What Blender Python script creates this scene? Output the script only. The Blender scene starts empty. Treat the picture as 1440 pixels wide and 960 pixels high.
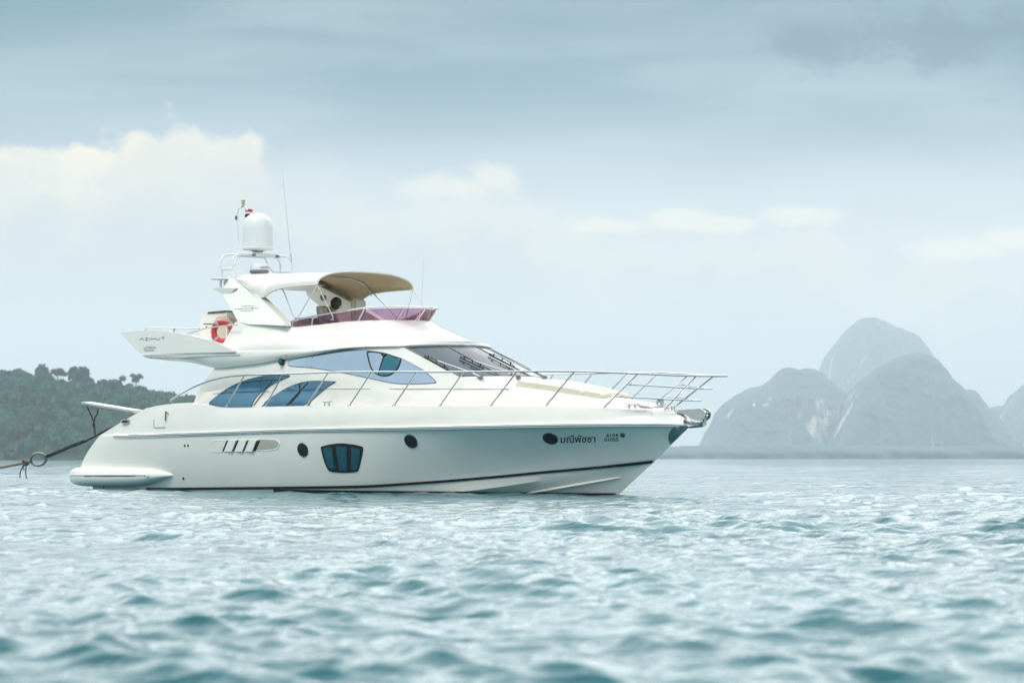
import bpy, bmesh, math, random
import numpy as np
from mathutils import Vector, Matrix
from mathutils.bvhtree import BVHTree
from mathutils.geometry import delaunay_2d_cdt

random.seed(7); rng = np.random.default_rng(7)
sc = bpy.context.scene
COL = sc.collection
R = math.radians

# ------------------------------------------------------------------ camera
FPX, CAM_H, HORIZON = 3400.0, 0.72, 644.0          # focal length in photo pixels (85 mm), eye height, horizon row
PITCH = math.atan((HORIZON - 480) / FPX)
cd = bpy.data.cameras.new('camera'); cam = bpy.data.objects.new('camera', cd); COL.objects.link(cam)
cd.sensor_width = 36; cd.lens = 85; cd.clip_start = 0.5; cd.clip_end = 60000
cam.location = (0, 0, CAM_H); cam.rotation_euler = (math.pi/2 + PITCH, 0, 0)
cd.dof.use_dof = True; cd.dof.focus_distance = 47.0; cd.dof.aperture_fstop = 2.6; cd.dof.aperture_blades = 8
sc.camera = cam

# ------------------------------------------------------------------ sun, exposure
SUN_EL, SUN_AZ = 52, 212          # azimuth clockwise from +Y: high behind the camera, to the left
sd = bpy.data.lights.new('sun', 'SUN'); sun = bpy.data.objects.new('sun', sd); COL.objects.link(sun)
sd.energy = 1.5; sd.angle = R(20); sd.color = (1, .955, .88)
sun.rotation_euler = (R(90 - SUN_EL), 0, R(180 - SUN_AZ))
sc.view_settings.view_transform = 'Standard'; sc.view_settings.look = 'None'
sc.view_settings.exposure = 0.34; sc.view_settings.gamma = 1
sc.render.engine = 'CYCLES'
cy = sc.cycles
cy.use_denoising = True; cy.max_bounces = 8; cy.diffuse_bounces = 3; cy.glossy_bounces = 4
cy.transmission_bounces = 6; cy.transparent_max_bounces = 8; cy.volume_bounces = 2
cy.caustics_reflective = False; cy.caustics_refractive = False

# ------------------------------------------------------------------ node helpers
class NT:
    def __init__(s, tree): s.t = tree; s.n = tree.nodes; s.l = tree.links
    def node(s, typ, **kw):
        n = s.n.new(typ)
        for k, v in kw.items(): setattr(n, k, v)
        return n
    def put(s, sock, v):
        if isinstance(v, bpy.types.NodeSocket): s.l.new(v, sock)
        elif v is not None:
            if hasattr(sock, 'default_value') and not isinstance(v, (int, float)) and len(v) == 3 and len(sock.default_value) == 4: v = (*v, 1)
            sock.default_value = v
    def math(s, op, a, b=None, c=None, clamp=False):
        n = s.node('ShaderNodeMath', operation=op, use_clamp=clamp)
        for i, v in enumerate((a, b, c)):
            if v is not None: s.put(n.inputs[i], v)
        return n.outputs[0]
    def mix(s, f, a, b):
        n = s.node('ShaderNodeMix', data_type='RGBA', clamp_factor=True)
        s.put(n.inputs[0], f); s.put(n.inputs[6], a); s.put(n.inputs[7], b)
        return n.outputs[2]
    def noise(s, vec, scale, detail=4, rough=.55, dist=0.0):
        n = s.node('ShaderNodeTexNoise')
        if vec is not None: s.l.new(vec, n.inputs['Vector'])
        n.inputs['Scale'].default_value = scale; n.inputs['Detail'].default_value = detail
        n.inputs['Roughness'].default_value = rough; n.inputs['Distortion'].default_value = dist
        return n.outputs['Fac']
    def smooth(s, x, a, b):
        n = s.node('ShaderNodeMapRange', interpolation_type='SMOOTHSTEP')
        s.put(n.inputs[0], x); s.put(n.inputs[1], a); s.put(n.inputs[2], b)
        return n.outputs[0]
    def ramp(s, x, pts, interp='LINEAR'):
        n = s.node('ShaderNodeValToRGB'); s.put(n.inputs[0], x); r = n.color_ramp; r.interpolation = interp
        while len(r.elements) > 1: r.elements.remove(r.elements[-1])
        for i, (p, c) in enumerate(pts):
            e = r.elements[0] if i == 0 else r.elements.new(p)
            e.position = p; e.color = (*c, 1) if not isinstance(c, (int, float)) else (c, c, c, 1)
        return n.outputs[0]

# ------------------------------------------------------------------ world: Nishita sky under layers of cloud
W = bpy.data.worlds.new('World'); sc.world = W; W.use_nodes = True
T = NT(W.node_tree); T.n.clear()
sky = T.node('ShaderNodeTexSky', sky_type='NISHITA', sun_disc=False)
sky.sun_elevation = R(SUN_EL); sky.sun_rotation = R(SUN_AZ); sky.air_density = 1.0; sky.dust_density = 2.0; sky.ozone_density = 1.5
tc = T.node('ShaderNodeTexCoord'); D = tc.outputs['Generated']
sep = T.node('ShaderNodeSeparateXYZ'); T.l.new(D, sep.inputs[0])
az = T.math('ARCTAN2', sep.outputs[0], sep.outputs[1])          # 0 straight ahead, + to the right
el = T.math('ARCSINE', sep.outputs[2])
comb = T.node('ShaderNodeCombineXYZ'); T.l.new(az, comb.inputs[0]); T.l.new(T.math('MULTIPLY', el, 1.25), comb.inputs[1])
AE = comb.outputs[0]
def edge_curve(pts):                    # (photo column, photo row) of a cloud top -> elevation over azimuth
    out = []
    for x, y in pts: out.append(((math.atan((x-720)/FPX) + .26)/.52, math.atan((HORIZON-y)/FPX)/.2))
    return out
cl1 = edge_curve([(-160,250),(-60,240),(0,222),(60,212),(150,214),(205,190),(240,176),(300,180),(350,170),(368,186),(376,206),(392,222),(440,238),
                  (520,250),(600,244),(690,232),(730,238),(760,282),(860,304),(940,298),(1000,303),(1060,308),(1090,293),(1130,288),(1165,294),(1185,320),(1260,348),(1330,338),(1440,326),(1560,340)])
an = T.math('DIVIDE', T.math('ADD', az, .26), .52, clamp=True)
top1 = T.math('MULTIPLY', T.ramp(an, [(p, v) for p, v in cl1][:31]), .2)
vor = T.node('ShaderNodeTexVoronoi', feature='SMOOTH_F1'); vor.inputs['Scale'].default_value = 46; vor.inputs['Smoothness'].default_value = .5
wv = T.node('ShaderNodeVectorMath', operation='ADD'); T.l.new(AE, wv.inputs[0]); nz_ = T.node('ShaderNodeTexNoise'); nz_.inputs['Scale'].default_value = 40; nz_.inputs['Detail'].default_value = 4; T.l.new(AE, nz_.inputs['Vector'])
sc_ = T.node('ShaderNodeVectorMath', operation='SCALE'); T.l.new(nz_.outputs['Color'], sc_.inputs[0]); sc_.inputs['Scale'].default_value = .014; T.l.new(sc_.outputs[0], wv.inputs[1]); T.l.new(wv.outputs[0], vor.inputs['Vector'])
puff = T.math('SUBTRACT', .42, vor.outputs['Distance'])
billow = T.math('ADD', T.math('MULTIPLY', T.math('SUBTRACT', T.noise(AE, 70, 6, .6, .3), .5), .9), T.math('MULTIPLY', puff, .75))
lowb = T.math('SUBTRACT', T.noise(AE, 11, 3, .5), .5)
h1 = T.math('ADD', T.math('SUBTRACT', top1, el), T.math('ADD', T.math('MULTIPLY', billow, .026), T.math('MULTIPLY', lowb, .02)))
soft = T.math('ADD', .006, T.math('MULTIPLY', T.smooth(az, -.108, -.094), .026))
m_cum = T.smooth(h1, -.003, soft)
fade = T.smooth(h1, .002, .042)                                    # the cumulus melts into the haze below its crown
bright = T.smooth(T.math('ADD', T.noise(AE, 14, 5, .6, .5), T.math('MULTIPLY', puff, .35)), .40, .66)
# in-frame sky: a grey-teal veil over the blue
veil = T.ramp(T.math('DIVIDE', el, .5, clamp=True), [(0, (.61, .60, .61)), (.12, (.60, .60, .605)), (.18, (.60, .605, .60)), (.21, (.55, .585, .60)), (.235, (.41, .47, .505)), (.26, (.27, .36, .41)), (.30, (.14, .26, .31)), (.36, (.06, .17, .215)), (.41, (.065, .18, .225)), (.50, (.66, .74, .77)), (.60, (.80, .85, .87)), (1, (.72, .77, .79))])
# bright glow added to the unseen sky above the frame, to whiten the water
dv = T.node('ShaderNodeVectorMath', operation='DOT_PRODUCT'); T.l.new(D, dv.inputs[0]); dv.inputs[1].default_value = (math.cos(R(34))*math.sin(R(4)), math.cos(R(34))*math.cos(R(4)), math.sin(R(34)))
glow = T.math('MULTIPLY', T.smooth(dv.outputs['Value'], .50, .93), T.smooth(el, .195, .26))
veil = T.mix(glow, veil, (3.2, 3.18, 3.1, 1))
streak_v = T.node('ShaderNodeMapping'); streak_v.inputs['Scale'].default_value = (6, 30, 1); T.l.new(AE, streak_v.inputs[0])
streak = T.noise(streak_v.outputs[0], 1.0, 5, .5, .4)
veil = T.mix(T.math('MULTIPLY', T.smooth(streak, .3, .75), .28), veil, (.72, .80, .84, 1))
# dark cloud wisps, upper right
def blob(cx_, cy_, rx, ry):
    a0 = math.atan((cx_-720)/FPX); e0 = math.atan((HORIZON-cy_)/FPX)
    dx = T.math('DIVIDE', T.math('SUBTRACT', az, a0), rx/FPX); dy = T.math('DIVIDE', T.math('SUBTRACT', el, e0), ry/FPX)
    return T.math('SQRT', T.math('ADD', T.math('MULTIPLY', dx, dx), T.math('MULTIPLY', dy, dy)))
bd = T.math('MINIMUM', blob(1150, 66, 68, 40), blob(1345, 60, 125, 48))
wis = T.math('SUBTRACT', T.noise(AE, 30, 8, .62, .6), .5)
m_dark = T.smooth(T.math('ADD', bd, T.math('MULTIPLY', wis, 3.6)), 1.25, .35)
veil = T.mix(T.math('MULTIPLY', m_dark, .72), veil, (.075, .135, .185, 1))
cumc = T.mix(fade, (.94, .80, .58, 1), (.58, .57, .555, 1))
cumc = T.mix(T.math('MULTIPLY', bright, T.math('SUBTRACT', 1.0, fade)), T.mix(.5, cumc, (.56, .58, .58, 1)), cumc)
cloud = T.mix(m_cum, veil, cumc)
# haze below the left crown, and small cream puffs along the bank
m_soft = T.math('MULTIPLY', T.smooth(T.math('ADD', blob(425, 268, 130, 62), T.math('MULTIPLY', wis, .9)), 1.25, .15), .8)
cloud = T.mix(m_soft, cloud, (.60, .60, .59, 1))
pf = None
for bx_, by_, rx_, ry_ in ((640, 262, 75, 20), (695, 248, 42, 22), (860, 318, 60, 12), (955, 308, 50, 14), (1020, 315, 45, 11), (1130, 304, 52, 15), (1360, 356, 80, 17), (1430, 345, 60, 18)):
    q_ = blob(bx_, by_, rx_, ry_); pf = q_ if pf is None else T.math('MINIMUM', pf, q_)
m_pf = T.math('MULTIPLY', T.smooth(T.math('ADD', pf, T.math('MULTIPLY', wis, 2.2)), 1.35, .35), .62)
cloud = T.mix(m_pf, cloud, (.92, .82, .64, 1))
bg1 = T.node('ShaderNodeBackground'); T.l.new(sky.outputs[0], bg1.inputs[0]); bg1.inputs[1].default_value = .1
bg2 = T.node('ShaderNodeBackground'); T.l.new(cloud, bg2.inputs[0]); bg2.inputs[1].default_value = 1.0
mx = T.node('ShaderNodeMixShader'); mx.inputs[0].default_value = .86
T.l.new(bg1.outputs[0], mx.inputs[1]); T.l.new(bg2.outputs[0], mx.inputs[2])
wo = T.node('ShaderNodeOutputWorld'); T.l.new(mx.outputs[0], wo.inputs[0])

# ------------------------------------------------------------------ materials
def mat(name, col, rough=.5, metal=0.0, coat=0.0, spec=.5, var=0.0, vscale=3.0, bump=0.0, bscale=40.0, alpha=1.0, trans=0.0, ior=1.45):
    m = bpy.data.materials.new(name); m.use_nodes = True; t = NT(m.node_tree)
    p = t.n['Principled BSDF']
    p.inputs['Roughness'].default_value = rough; p.inputs['Metallic'].default_value = metal
    p.inputs['Coat Weight'].default_value = coat; p.inputs['Coat Roughness'].default_value = .06
    p.inputs['Specular IOR Level'].default_value = spec; p.inputs['Alpha'].default_value = alpha
    p.inputs['Transmission Weight'].default_value = trans; p.inputs['IOR'].default_value = ior
    tcn = t.node('ShaderNodeTexCoord')
    if var:
        n = t.noise(tcn.outputs['Object'], vscale, 5, .6)
        t.l.new(t.mix(t.smooth(n, .3, .7), tuple(c*(1-var) for c in col), tuple(min(1, c*(1+var*.6)) for c in col)), p.inputs['Base Color'])
    else: p.inputs['Base Color'].default_value = (*col, 1)
    if bump:
        n = t.noise(tcn.outputs['Object'], bscale, 4, .6); b = t.node('ShaderNodeBump'); b.inputs['Strength'].default_value = bump
        b.inputs['Distance'].default_value = .02; t.l.new(n, b.inputs['Height']); t.l.new(b.outputs[0], p.inputs['Normal'])
    return m
M = {}
M['gelcoat'] = mat('gelcoat', (.87, .855, .80), .22, coat=.5, var=.025, vscale=1.2)
M['deck'] = mat('deck_nonskid', (.78, .77, .71), .6, var=.04, vscale=4, bump=.15, bscale=160)
M['steel'] = mat('stainless_steel', (.62, .63, .63), .18, metal=1, var=.06, vscale=9)
M['steel_reflection'] = mat('stem_steel_water_reflection', (.20, .30, .29), .12, metal=1, var=.1, vscale=5)  # dark green of the reflected water is put into the steel's colour
M['recess_shade'] = mat('intake_recess_shade', (.46, .46, .40), .6, var=.1)  # grey-beige that stands in for shade inside the intake
M['black'] = mat('black_rubber', (.012, .012, .014), .45, var=.2, vscale=8)
M['stripe'] = mat('black_boot_stripe', (.012, .013, .015), .25, coat=.3, var=.2)
M['glass_light'] = mat('mirror_tinted_glass', (.44, .56, .67), .03, metal=1, var=.10, vscale=.9)
M['glass_dark'] = mat('blue_tinted_glass', (.13, .27, .37), .04, metal=.9, var=.12, vscale=1.3)
M['glass_screen'] = mat('windscreen_glass', (.03, .055, .08), .03, metal=0.0, spec=.10, var=.08, vscale=.8)
M['glass_teal'] = mat('hull_window_glass', (.05, .20, .26), .04, metal=.7, var=.15, vscale=4)
M['white_plastic'] = mat('white_plastic', (.78, .79, .79), .35, var=.03)
M['alu'] = mat('anodised_aluminium', (.55, .56, .56), .4, metal=.6, var=.05)
M['speaker'] = mat('speaker_grille', (.30, .30, .28), .6, var=.1)
M['grey_plastic'] = mat('grey_plastic', (.18, .20, .22), .45, var=.1)
M['cream'] = mat('cream_vinyl', (.66, .64, .52), .55, var=.05, bump=.1)
M['beige'] = mat('beige_liner', (.62, .56, .44), .5, var=.05, bump=.1)
M['canvas'] = mat('canvas', (.62, .49, .30), .8, var=.05, bump=.25, bscale=30)
M['canvas_top'] = mat('canvas_white_top', (.72, .71, .68), .75, var=.04, bump=.25, bscale=25)
M['piping'] = mat('canvas_piping', (.70, .68, .60), .7, var=.05)
M['red'] = mat('life_ring_red', (.72, .045, .05), .45, var=.08)
M['tape'] = mat('reflective_tape', (.45, .47, .50), .3, var=.1)
M['white_rope'] = mat('white_rope', (.72, .70, .66), .8, var=.1, vscale=30, bump=.4)
M['black_rope'] = mat('black_rope', (.02, .022, .026), .8, var=.3, vscale=30, bump=.4)
M['tan_rope'] = mat('tan_rope', (.20, .17, .12), .85, var=.3, vscale=25, bump=.5)
M['ring_steel'] = mat('galvanised_ring', (.30, .33, .35), .4, metal=.7, var=.15)
M['skin'] = mat('skin', (.34, .19, .12), .5, var=.05)
M['hair'] = mat('black_hair', (.010, .009, .009), .5, var=.3, vscale=40)
M['shirt'] = mat('pale_shirt', (.48, .45, .38), .8, var=.06)
M['trousers'] = mat('navy_trousers', (.02, .025, .05), .8, var=.1)
M['teak'] = mat('weathered_teak', (.36, .29, .22), .6, var=.15, vscale=12)
M['brown'] = mat('dark_brown_trim', (.10, .075, .06), .4, var=.1)
M['letter'] = mat('black_lettering', (.012, .014, .018), .4, var=.1)
M['letter_grey'] = mat('grey_lettering', (.10, .12, .14), .4, var=.1)
M['flag_red'] = mat('flag_red', (.55, .03, .06), .8, var=.08); M['flag_white'] = mat('flag_white', (.8, .8, .8), .8, var=.03); M['flag_blue'] = mat('flag_blue', (.02, .03, .12), .8, var=.08)
M['lamp_green'] = mat('green_lamp_glass', (.01, .13, .13), .1, var=.1)
M['brass_lens'] = mat('clear_lamp_lens', (.55, .53, .38), .15, var=.1)
def purple():
    m = bpy.data.materials.new('purple_tinted_acrylic'); m.use_nodes = True; t = NT(m.node_tree); t.n.clear()
    tr = t.node('ShaderNodeBsdfTransparent'); tr.inputs[0].default_value = (.60, .36, .50, 1)
    gl = t.node('ShaderNodeBsdfGlossy'); gl.inputs['Roughness'].default_value = .04; gl.inputs[0].default_value = (.9, .86, .9, 1)
    df = t.node('ShaderNodeBsdfDiffuse'); df.inputs[0].default_value = (.34, .16, .25, 1)
    fr = t.node('ShaderNodeFresnel'); fr.inputs[0].default_value = 1.45
    a = t.node('ShaderNodeMixShader'); a.inputs[0].default_value = .22; t.l.new(tr.outputs[0], a.inputs[1]); t.l.new(df.outputs[0], a.inputs[2])
    b = t.node('ShaderNodeMixShader'); t.l.new(fr.outputs[0], b.inputs[0]); t.l.new(a.outputs[0], b.inputs[1]); t.l.new(gl.outputs[0], b.inputs[2])
    n = t.noise(t.node('ShaderNodeTexCoord').outputs['Object'], 2.0, 3); t.l.new(t.mix(n, (.30, .14, .22, 1), (.40, .20, .29, 1)), df.inputs[0])
    o = t.node('ShaderNodeOutputMaterial'); t.l.new(b.outputs[0], o.inputs[0]); return m
M['purple'] = purple()

def water_mat():
    m = bpy.data.materials.new('sea_water'); m.use_nodes = True; t = NT(m.node_tree); p = t.n['Principled BSDF']
    p.inputs['Roughness'].default_value = .06; p.inputs['IOR'].default_value = 1.33
    geo = t.node('ShaderNodeNewGeometry'); P = geo.outputs['Position']
    n0 = t.noise(P, .12, 3)
    t.l.new(t.mix(t.smooth(n0, .35, .65), (.022, .115, .142, 1), (.032, .142, .170, 1)), p.inputs['Base Color'])
    mp = t.node('ShaderNodeMapping'); mp.inputs['Scale'].default_value = (1, 1.5, 1); t.l.new(P, mp.inputs[0])
    n1 = t.noise(mp.outputs[0], 2.6, 3, .5, .3); n2 = t.noise(mp.outputs[0], 9.0, 3, .55, .2); n3 = t.noise(mp.outputs[0], 24.0, 2, .5, .2)
    mp2 = t.node('ShaderNodeMapping'); mp2.inputs['Scale'].default_value = (.5, 1, 1); t.l.new(P, mp2.inputs[0]); n4 = t.noise(mp2.outputs[0], .55, 4, .6, .3)
    gust = t.smooth(t.noise(mp2.outputs[0], .045, 3, .5), .3, .7)
    hh = t.math('ADD', t.math('MULTIPLY', n4, .16), t.math('MULTIPLY', n1, .05))
    hh = t.math('ADD', hh, t.math('ADD', t.math('MULTIPLY', n2, .014), t.math('MULTIPLY', n3, .004)))
    b = t.node('ShaderNodeBump'); t.l.new(t.math('ADD', .55, t.math('MULTIPLY', gust, .45)), b.inputs['Strength']); b.inputs['Distance'].default_value = 1.0
    t.l.new(hh, b.inputs['Height']); t.l.new(b.outputs[0], p.inputs['Normal'])
    return m
M['water'] = water_mat()

def rock_mat():
    m = bpy.data.materials.new('limestone_and_jungle'); m.use_nodes = True; t = NT(m.node_tree); p = t.n['Principled BSDF']
    p.inputs['Roughness'].default_value = .9
    geo = t.node('ShaderNodeNewGeometry'); P = geo.outputs['Position']
    sepn = t.node('ShaderNodeSeparateXYZ'); t.l.new(geo.outputs['Normal'], sepn.inputs[0])
    big = t.noise(P, .012, 5, .6, .5)
    mpv = t.node('ShaderNodeMapping'); mpv.inputs['Scale'].default_value = (1, 1, .3); t.l.new(P, mpv.inputs[0])
    cl = t.noise(mpv.outputs[0], .016, 4, .6, .4)
    cliff = t.math('MULTIPLY', t.smooth(cl, .58, .68), t.smooth(sepn.outputs[2], .80, .45))
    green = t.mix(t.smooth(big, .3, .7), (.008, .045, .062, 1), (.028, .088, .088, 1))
    rock = t.mix(t.smooth(t.noise(mpv.outputs[0], .06, 4), .35, .65), (.62, .48, .40, 1), (.66, .60, .54, 1))
    t.l.new(t.mix(cliff, green, rock), p.inputs['Base Color'])
    bp = t.node('ShaderNodeBump'); bp.inputs['Strength'].default_value = 1; bp.inputs['Distance'].default_value = 1.0
    t.l.new(t.math('ADD', t.math('MULTIPLY', t.noise(mpv.outputs[0], .03, 5, .65, .4), 45), t.math('MULTIPLY', t.noise(P, .12, 3, .6), 7)), bp.inputs['Height']); t.l.new(bp.outputs[0], p.inputs['Normal'])
    return m
M['karst'] = rock_mat()
def leaf_mat(name, a, b, c):
    m = bpy.data.materials.new(name); m.use_nodes = True; t = NT(m.node_tree); p = t.n['Principled BSDF']
    p.inputs['Roughness'].default_value = .75; p.inputs['Specular IOR Level'].default_value = .2
    geo = t.node('ShaderNodeNewGeometry'); P = geo.outputs['Position']
    col = t.mix(t.smooth(t.noise(P, .055, 3, .5), .38, .62), (*a, 1), (*b, 1))
    col = t.mix(t.smooth(t.noise(P, .22, 2, .5), .55, .72), col, (*c, 1))
    t.l.new(col, p.inputs['Base Color']); return m
M['leaf'] = leaf_mat('jungle_leaves', (.004, .060, .042), (.010, .110, .045), (.035, .160, .045))
M['leaf_dark'] = leaf_mat('dark_leaves', (.005, .052, .042), (.010, .080, .046), (.02, .105, .05))
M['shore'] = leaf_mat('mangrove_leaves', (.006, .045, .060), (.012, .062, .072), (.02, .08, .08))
M['soil'] = mat('hill_soil', (.018, .055, .035), .9, var=.3, vscale=.05)
M['bark'] = mat('bark', (.11, .085, .06), .9, var=.2, vscale=2)

# ------------------------------------------------------------------ object helpers
def tag(o, label=None, cat=None, group=None, kind=None):
    if label: o['label'] = label
    if cat: o['category'] = cat
    if group: o['group'] = group
    if kind: o['kind'] = kind
    return o
def mesh_obj(name, verts, faces, m, parent=None, smooth=True, sharp=35, world=None):
    me = bpy.data.meshes.new(name); me.from_pydata([tuple(map(float, v)) for v in verts], [], faces); me.validate()
    bm = bmesh.new(); bm.from_mesh(me); bmesh.ops.remove_doubles(bm, verts=bm.verts, dist=1e-5)
    bmesh.ops.recalc_face_normals(bm, faces=bm.faces); bm.to_mesh(me); bm.free()
    if smooth:
        me.shade_smooth()
        me.set_sharp_from_angle(angle=R(sharp))
    o = bpy.data.objects.new(name, me); COL.objects.link(o)
    for mm in (m if isinstance(m, (list, tuple)) else [m]): me.materials.append(mm)
    if parent: o.parent = parent
    if world is not None: o.matrix_world = world
    return o
class MB:                                   # collects faces in yacht coordinates (u forward, v to starboard, w up)
    def __init__(s): s.v = []; s.f = []
    def add(s, verts, faces):
        k = len(s.v); s.v += [tuple(p) for p in verts]; s.f += [tuple(i+k for i in f) for f in faces]; return s
    def grid(s, rows, closed=False):
        n = len(rows[0]); vs = [p for r in rows for p in r]; fs = []
        for i in range(len(rows)-1):
            for j in range(n - (0 if closed else 1)):
                j2 = (j+1) % n
                fs.append((i*n+j, i*n+j2, (i+1)*n+j2, (i+1)*n+j))
        return s.add(vs, fs)
    def mirror(s):
        k = len(s.v); s.v += [(a, -b, c) for a, b, c in s.v]; s.f += [tuple(i+k for i in reversed(f)) for f in s.f]; return s
    def tube(s, pts, r, n=8, cap=True):
        pts = [np.array(p, float) for p in pts]; rows = []
        rr = r if isinstance(r, (list, tuple)) else [r]*len(pts)
        up = np.array((.13, .27, 1.0))
        for i, p in enumerate(pts):
            d = pts[min(i+1, len(pts)-1)] - pts[max(i-1, 0)]; d /= (np.linalg.norm(d)+1e-12)
            a = np.cross(d, up); la = np.linalg.norm(a)
            if la < .1: a = np.cross(d, np.array((1.0, .2, 0))); la = np.linalg.norm(a)
            a /= la; b = np.cross(d, a)
            rows.append([p + rr[i]*(a*math.cos(2*math.pi*k/n) + b*math.sin(2*math.pi*k/n)) for k in range(n)])
        k0 = len(s.v); s.grid(rows, closed=True)
        if cap:
            s.f.append(tuple(range(k0, k0+n))); s.f.append(tuple(k0+(len(rows)-1)*n+k for k in reversed(range(n))))
        return s
    def box(s, c, size, rot=None, bev=0):
        bm = bmesh.new(); bmesh.ops.create_cube(bm, size=1)
        for v in bm.verts: v.co = Vector((v.co.x*size[0], v.co.y*size[1], v.co.z*size[2]))
        if bev: bmesh.ops.bevel(bm, geom=bm.edges[:], offset=bev, segments=2, affect='EDGES')
        if rot is not None:
            for v in bm.verts: v.co = rot @ v.co
        bm.verts.index_update()
        s.add([(v.co.x+c[0], v.co.y+c[1], v.co.z+c[2]) for v in bm.verts], [[v.index for v in f.verts] for f in bm.faces]); bm.free(); return s
    def lathe(s, c, prof, n=28, axis=None):
        rows = []
        for r, z in prof: rows.append([(r*math.cos(2*math.pi*k/n), r*math.sin(2*math.pi*k/n), z) for k in range(n)])
        if axis is not None:
            q = Vector((0, 0, 1)).rotation_difference(Vector(axis))
            rows = [[tuple(q @ Vector(p)) for p in r] for r in rows]
        rows = [[(p[0]+c[0], p[1]+c[1], p[2]+c[2]) for p in r] for r in rows]
        k0 = len(s.v); s.grid(rows, closed=True)
        s.f.append(tuple(range(k0, k0+n))); s.f.append(tuple(k0+(len(rows)-1)*n+k for k in reversed(range(n))))
        return s
    def prism(s, poly, thick):              # poly: list of 3D points, extruded by vector
        n = len(poly); t = np.array(thick); A = [np.array(p) for p in poly]
        return s.add(A + [p+t for p in A], [tuple(range(n)), tuple(reversed(range(n, 2*n)))] + [(i, (i+1) % n, (i+1) % n+n, i+n) for i in range(n)])
    def obj(s, name, m, parent=None, smooth=True, sharp=35, base=None):
        b = base if base is not None else (0, 0, 0)
        return mesh_obj(name, [(p[0]-b[0], -(p[1]-b[1]), p[2]-b[2]) for p in s.v], s.f, m, parent, smooth, sharp)

def both(mb, name, m, parent, sharp=35):    # the same part on both sides of the yacht, one object each
    o = mb.obj(name, m, parent, True, sharp); p = MB(); p.v = [(a, -c, d) for a, c, d in mb.v]; p.f = [tuple(reversed(f)) for f in mb.f]
    p.obj(name, m, parent, True, sharp); return o
# ------------------------------------------------------------------ the sea
def build_sea():
    az_f = np.arange(-.29, .29, .00062)
    az_c = np.concatenate([np.linspace(.30, 2*math.pi-.30, 90)])
    ang = np.concatenate([az_f, az_c])
    d = [1.2]
    while d[-1] < 260: d.append(d[-1]*1.0030 + .0012)
    while d[-1] < 30000: d.append(d[-1]*1.035)
    d = np.array(d)
    A, Dd = np.meshgrid(ang, d)
    X = np.sin(A)*Dd; Y = np.cos(A)*Dd; Z = np.zeros_like(X); dX = np.zeros_like(X); dY = np.zeros_like(X)
    near = d < 900
    sp = np.maximum(np.gradient(d)[:, None]*np.ones_like(A), .0)   # local spacing
    sub = np.s_[near, :]
    x, y, s = X[sub], Y[sub], sp[sub]
    s = np.where((np.abs(((A[sub]+math.pi) % (2*math.pi))-math.pi) > .295), np.maximum(s, Dd[sub]*.06), s)
    z = np.zeros_like(x); hx = np.zeros_like(x); hy = np.zeros_like(x)
    wind = R(250)
    n = 110
    lam = np.exp(np.linspace(math.log(.13), math.log(7), n))
    for i, L in enumerate(lam):
        L = L*(1+rng.uniform(-.04, .04)); k = 2*math.pi/L
        th = wind + rng.normal(0, .62 if L < 2 else .4)
        a = .0108*L*(1.0 if L < .5 else (.5/L)**.88)*(.72 if L > 1.1 else 1.0)*rng.uniform(.6, 1.4)
        fade = np.clip((L/s - 1.8)/2.0, 0, 1)
        ph = k*(math.cos(th)*x + math.sin(th)*y) + rng.uniform(0, 6.28)
        z += a*fade*np.sin(ph); c = a*fade*np.cos(ph)*.8
        hx += math.cos(th)*c; hy += math.sin(th)*c
    env = .72 + .34*np.sin(x*.23+y*.11+1)*np.sin(y*.19-x*.07+.4) + .22*np.sin(x*.9+y*.37)*np.sin(y*.61-x*.45+2)
    env = env*np.interp(y, [22, 46], [1.0, .80])
    Z[sub] = z*env; dX[sub] = hx*env; dY[sub] = hy*env
    V = np.stack([X+dX, Y+dY, Z], -1).reshape(-1, 3)
    nr, nc = X.shape
    i, j = np.meshgrid(np.arange(nr-1), np.arange(nc), indexing='ij'); j2 = (j+1) % nc
    F = np.stack([i*nc+j, i*nc+j2, (i+1)*nc+j2, (i+1)*nc+j], -1).reshape(-1, 4)[:, ::-1]
    me = bpy.data.meshes.new('sea')
    k = len(V); cidx = k
    V = np.vstack([V, [[0, 0, 0]]])
    me.vertices.add(len(V)); me.vertices.foreach_set('co', V.astype(np.float32).ravel())
    tri = np.stack([np.full(nc, cidx), (np.arange(nc)+1) % nc, np.arange(nc)], -1)
    nl = F.size + tri.size
    me.loops.add(nl); me.loops.foreach_set('vertex_index', np.concatenate([F.ravel(), tri.ravel()]).astype(np.int32))
    me.polygons.add(len(F)+len(tri))
    me.polygons.foreach_set('loop_start', np.concatenate([np.arange(len(F))*4, F.size + np.arange(len(tri))*3]).astype(np.int32))
    me.polygons.foreach_set('use_smooth', np.ones(len(F)+len(tri), dtype=bool))
    me.update(); me.validate()
    o = bpy.data.objects.new('sea', me); COL.objects.link(o); me.materials.append(M['water'])
    tag(o, kind='structure')
build_sea()

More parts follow.
